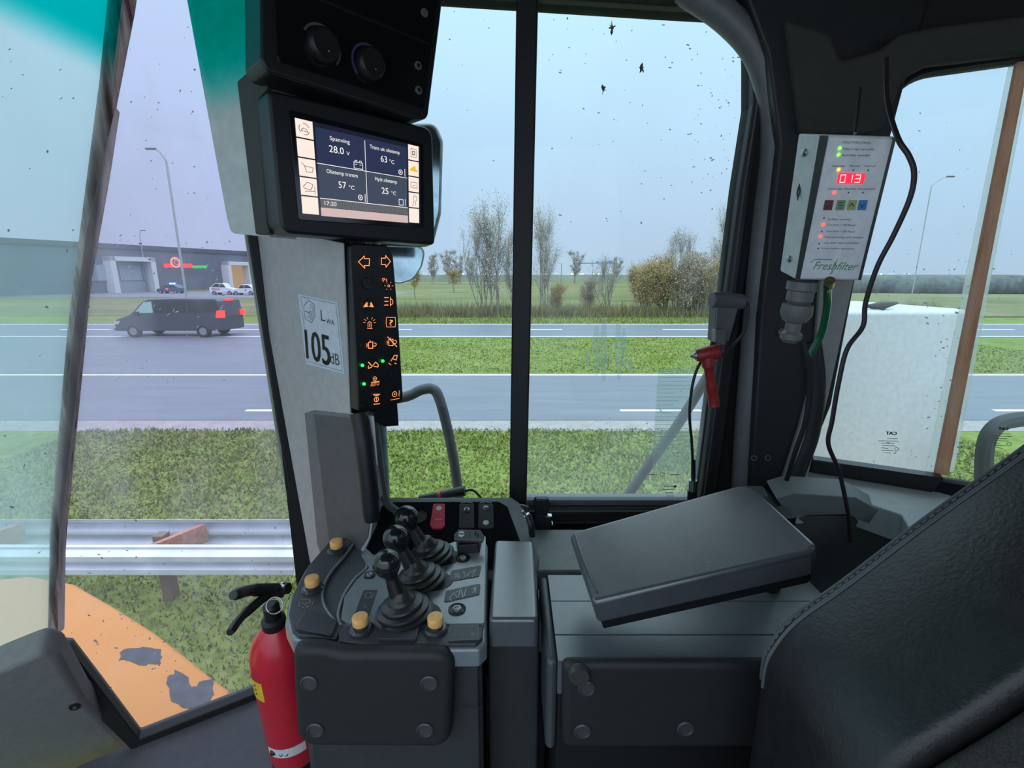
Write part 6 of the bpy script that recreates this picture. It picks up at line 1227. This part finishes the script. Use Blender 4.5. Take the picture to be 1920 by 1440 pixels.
# ------------------------------------------------------------------ emergency hammer and its holder
HY = .82
ho = thing('hammer_holder', PY(1360, 650, HY), 'dark grey clip holder on the window edge above the red hammer', 'holder')
PHo = Pl(PY(1365, 560, HY), (1, .1, 0), (0, 0, 1))
bm = bmesh.new(); tube(bm, [PHo.hit(1334, 562, 0), PHo.hit(1350, 562), PHo.hit(1393, 566)], [.0135, .0140, .0125], 16); obj('barrel', bm, mat('holder_grey', (0.10, 0.105, 0.105), .35), ho, bevel=.002)
bm = bmesh.new(); prism(bm, PHo, rpoly(PHo.locs([(1340, 570), (1382, 576), (1364, 640), (1336, 640)]), .004), -.02, .006); obj('bracket', bm, mat('holder_grey', (0.10, 0.105, 0.105), .35), ho, bevel=.004)
bm = bmesh.new(); prism(bm, PHo, rpoly(PHo.locs([(1334, 616), (1354, 616), (1354, 646), (1334, 640)]), .002), .0, .012); tube(bm, [PHo.hit(1349, 625, .006), PHo.hit(1352, 646, .006)], .004, 8); obj('spring_clip', bm, mat('clip_grey', (0.22, 0.22, 0.21), .3, metal=.5), ho, bevel=.001)
bm = bmesh.new(); tube(bm, smooth_path([PHo.hit(1386, 556, 0), PHo.hit(1402, 575, .0), PHo.hit(1396, 620, .004), PHo.hit(1372, 650, .006), PHo.hit(1352, 668, .008)]), .0028, 8); obj('cord', bm, M_RUB, ho)
hm = thing('emergency_hammer', PY(1330, 765, .80), 'red emergency window hammer clipped to the right edge of the sliding window', 'hammer')
RED_ = mat('hammer_red', (0.28, 0.02, 0.02), .4)
bm = bmesh.new(); a, b = PY(1304, 667, .80), PY(1348, 659, .80); d = (b - a).normalized(); tube(bm, [a, a + d * .003, a.lerp(b, .5), b - d * .002, b], [.0085, .0105, .0125, .0125, .010], 18); obj('head', bm, RED_, hm)
bm = bmesh.new(); lathe(bm, a, -d, [(.008, 0), (.005, .003), (.0035, .004), (.0, .010)], 14); obj('steel_tip', bm, M_STEEL, hm)
bm = bmesh.new(); tube(bm, smooth_path([PY(1326, 668, .80), PY(1329, 690, .80), PY(1333, 720, .805), PY(1338, 750, .81), PY(1339, 764, .81)]), [.011, .008, .0095, .010, .006], 14); obj('handle', bm, RED_, hm)
cb = thing('spiral_cord', PY(1298, 910, .86), 'thin black lead curving down the right edge of the sliding window', 'cable')
bm = bmesh.new(); tube(bm, smooth_path([PY(1338, 640, .83), PY(1330, 655, .83), PY(1308, 690, .82), PY(1297, 730, .82), PY(1293, 780, .83), PY(1297, 830, .85), PY(1300, 890, .87)]), .0026, 8); obj('lead', bm, M_RUB, cb)
bm = bmesh.new(); tube(bm, [PY(1300, 862, .87), PY(1300, 900, .87)], .0045, 8); obj('sleeve', bm, M_RUB, cb)
bm = bmesh.new(); tube(bm, [PY(1299, 900, .87), PY(1298, 920, .87)], .008, 12); obj('metal_plug', bm, M_STEEL, cb)
bm = bmesh.new(); tube(bm, [PY(1298, 920, .87), PY(1297, 946, .88)], .009, 12); obj('socket', bm, M_RUB, cb)
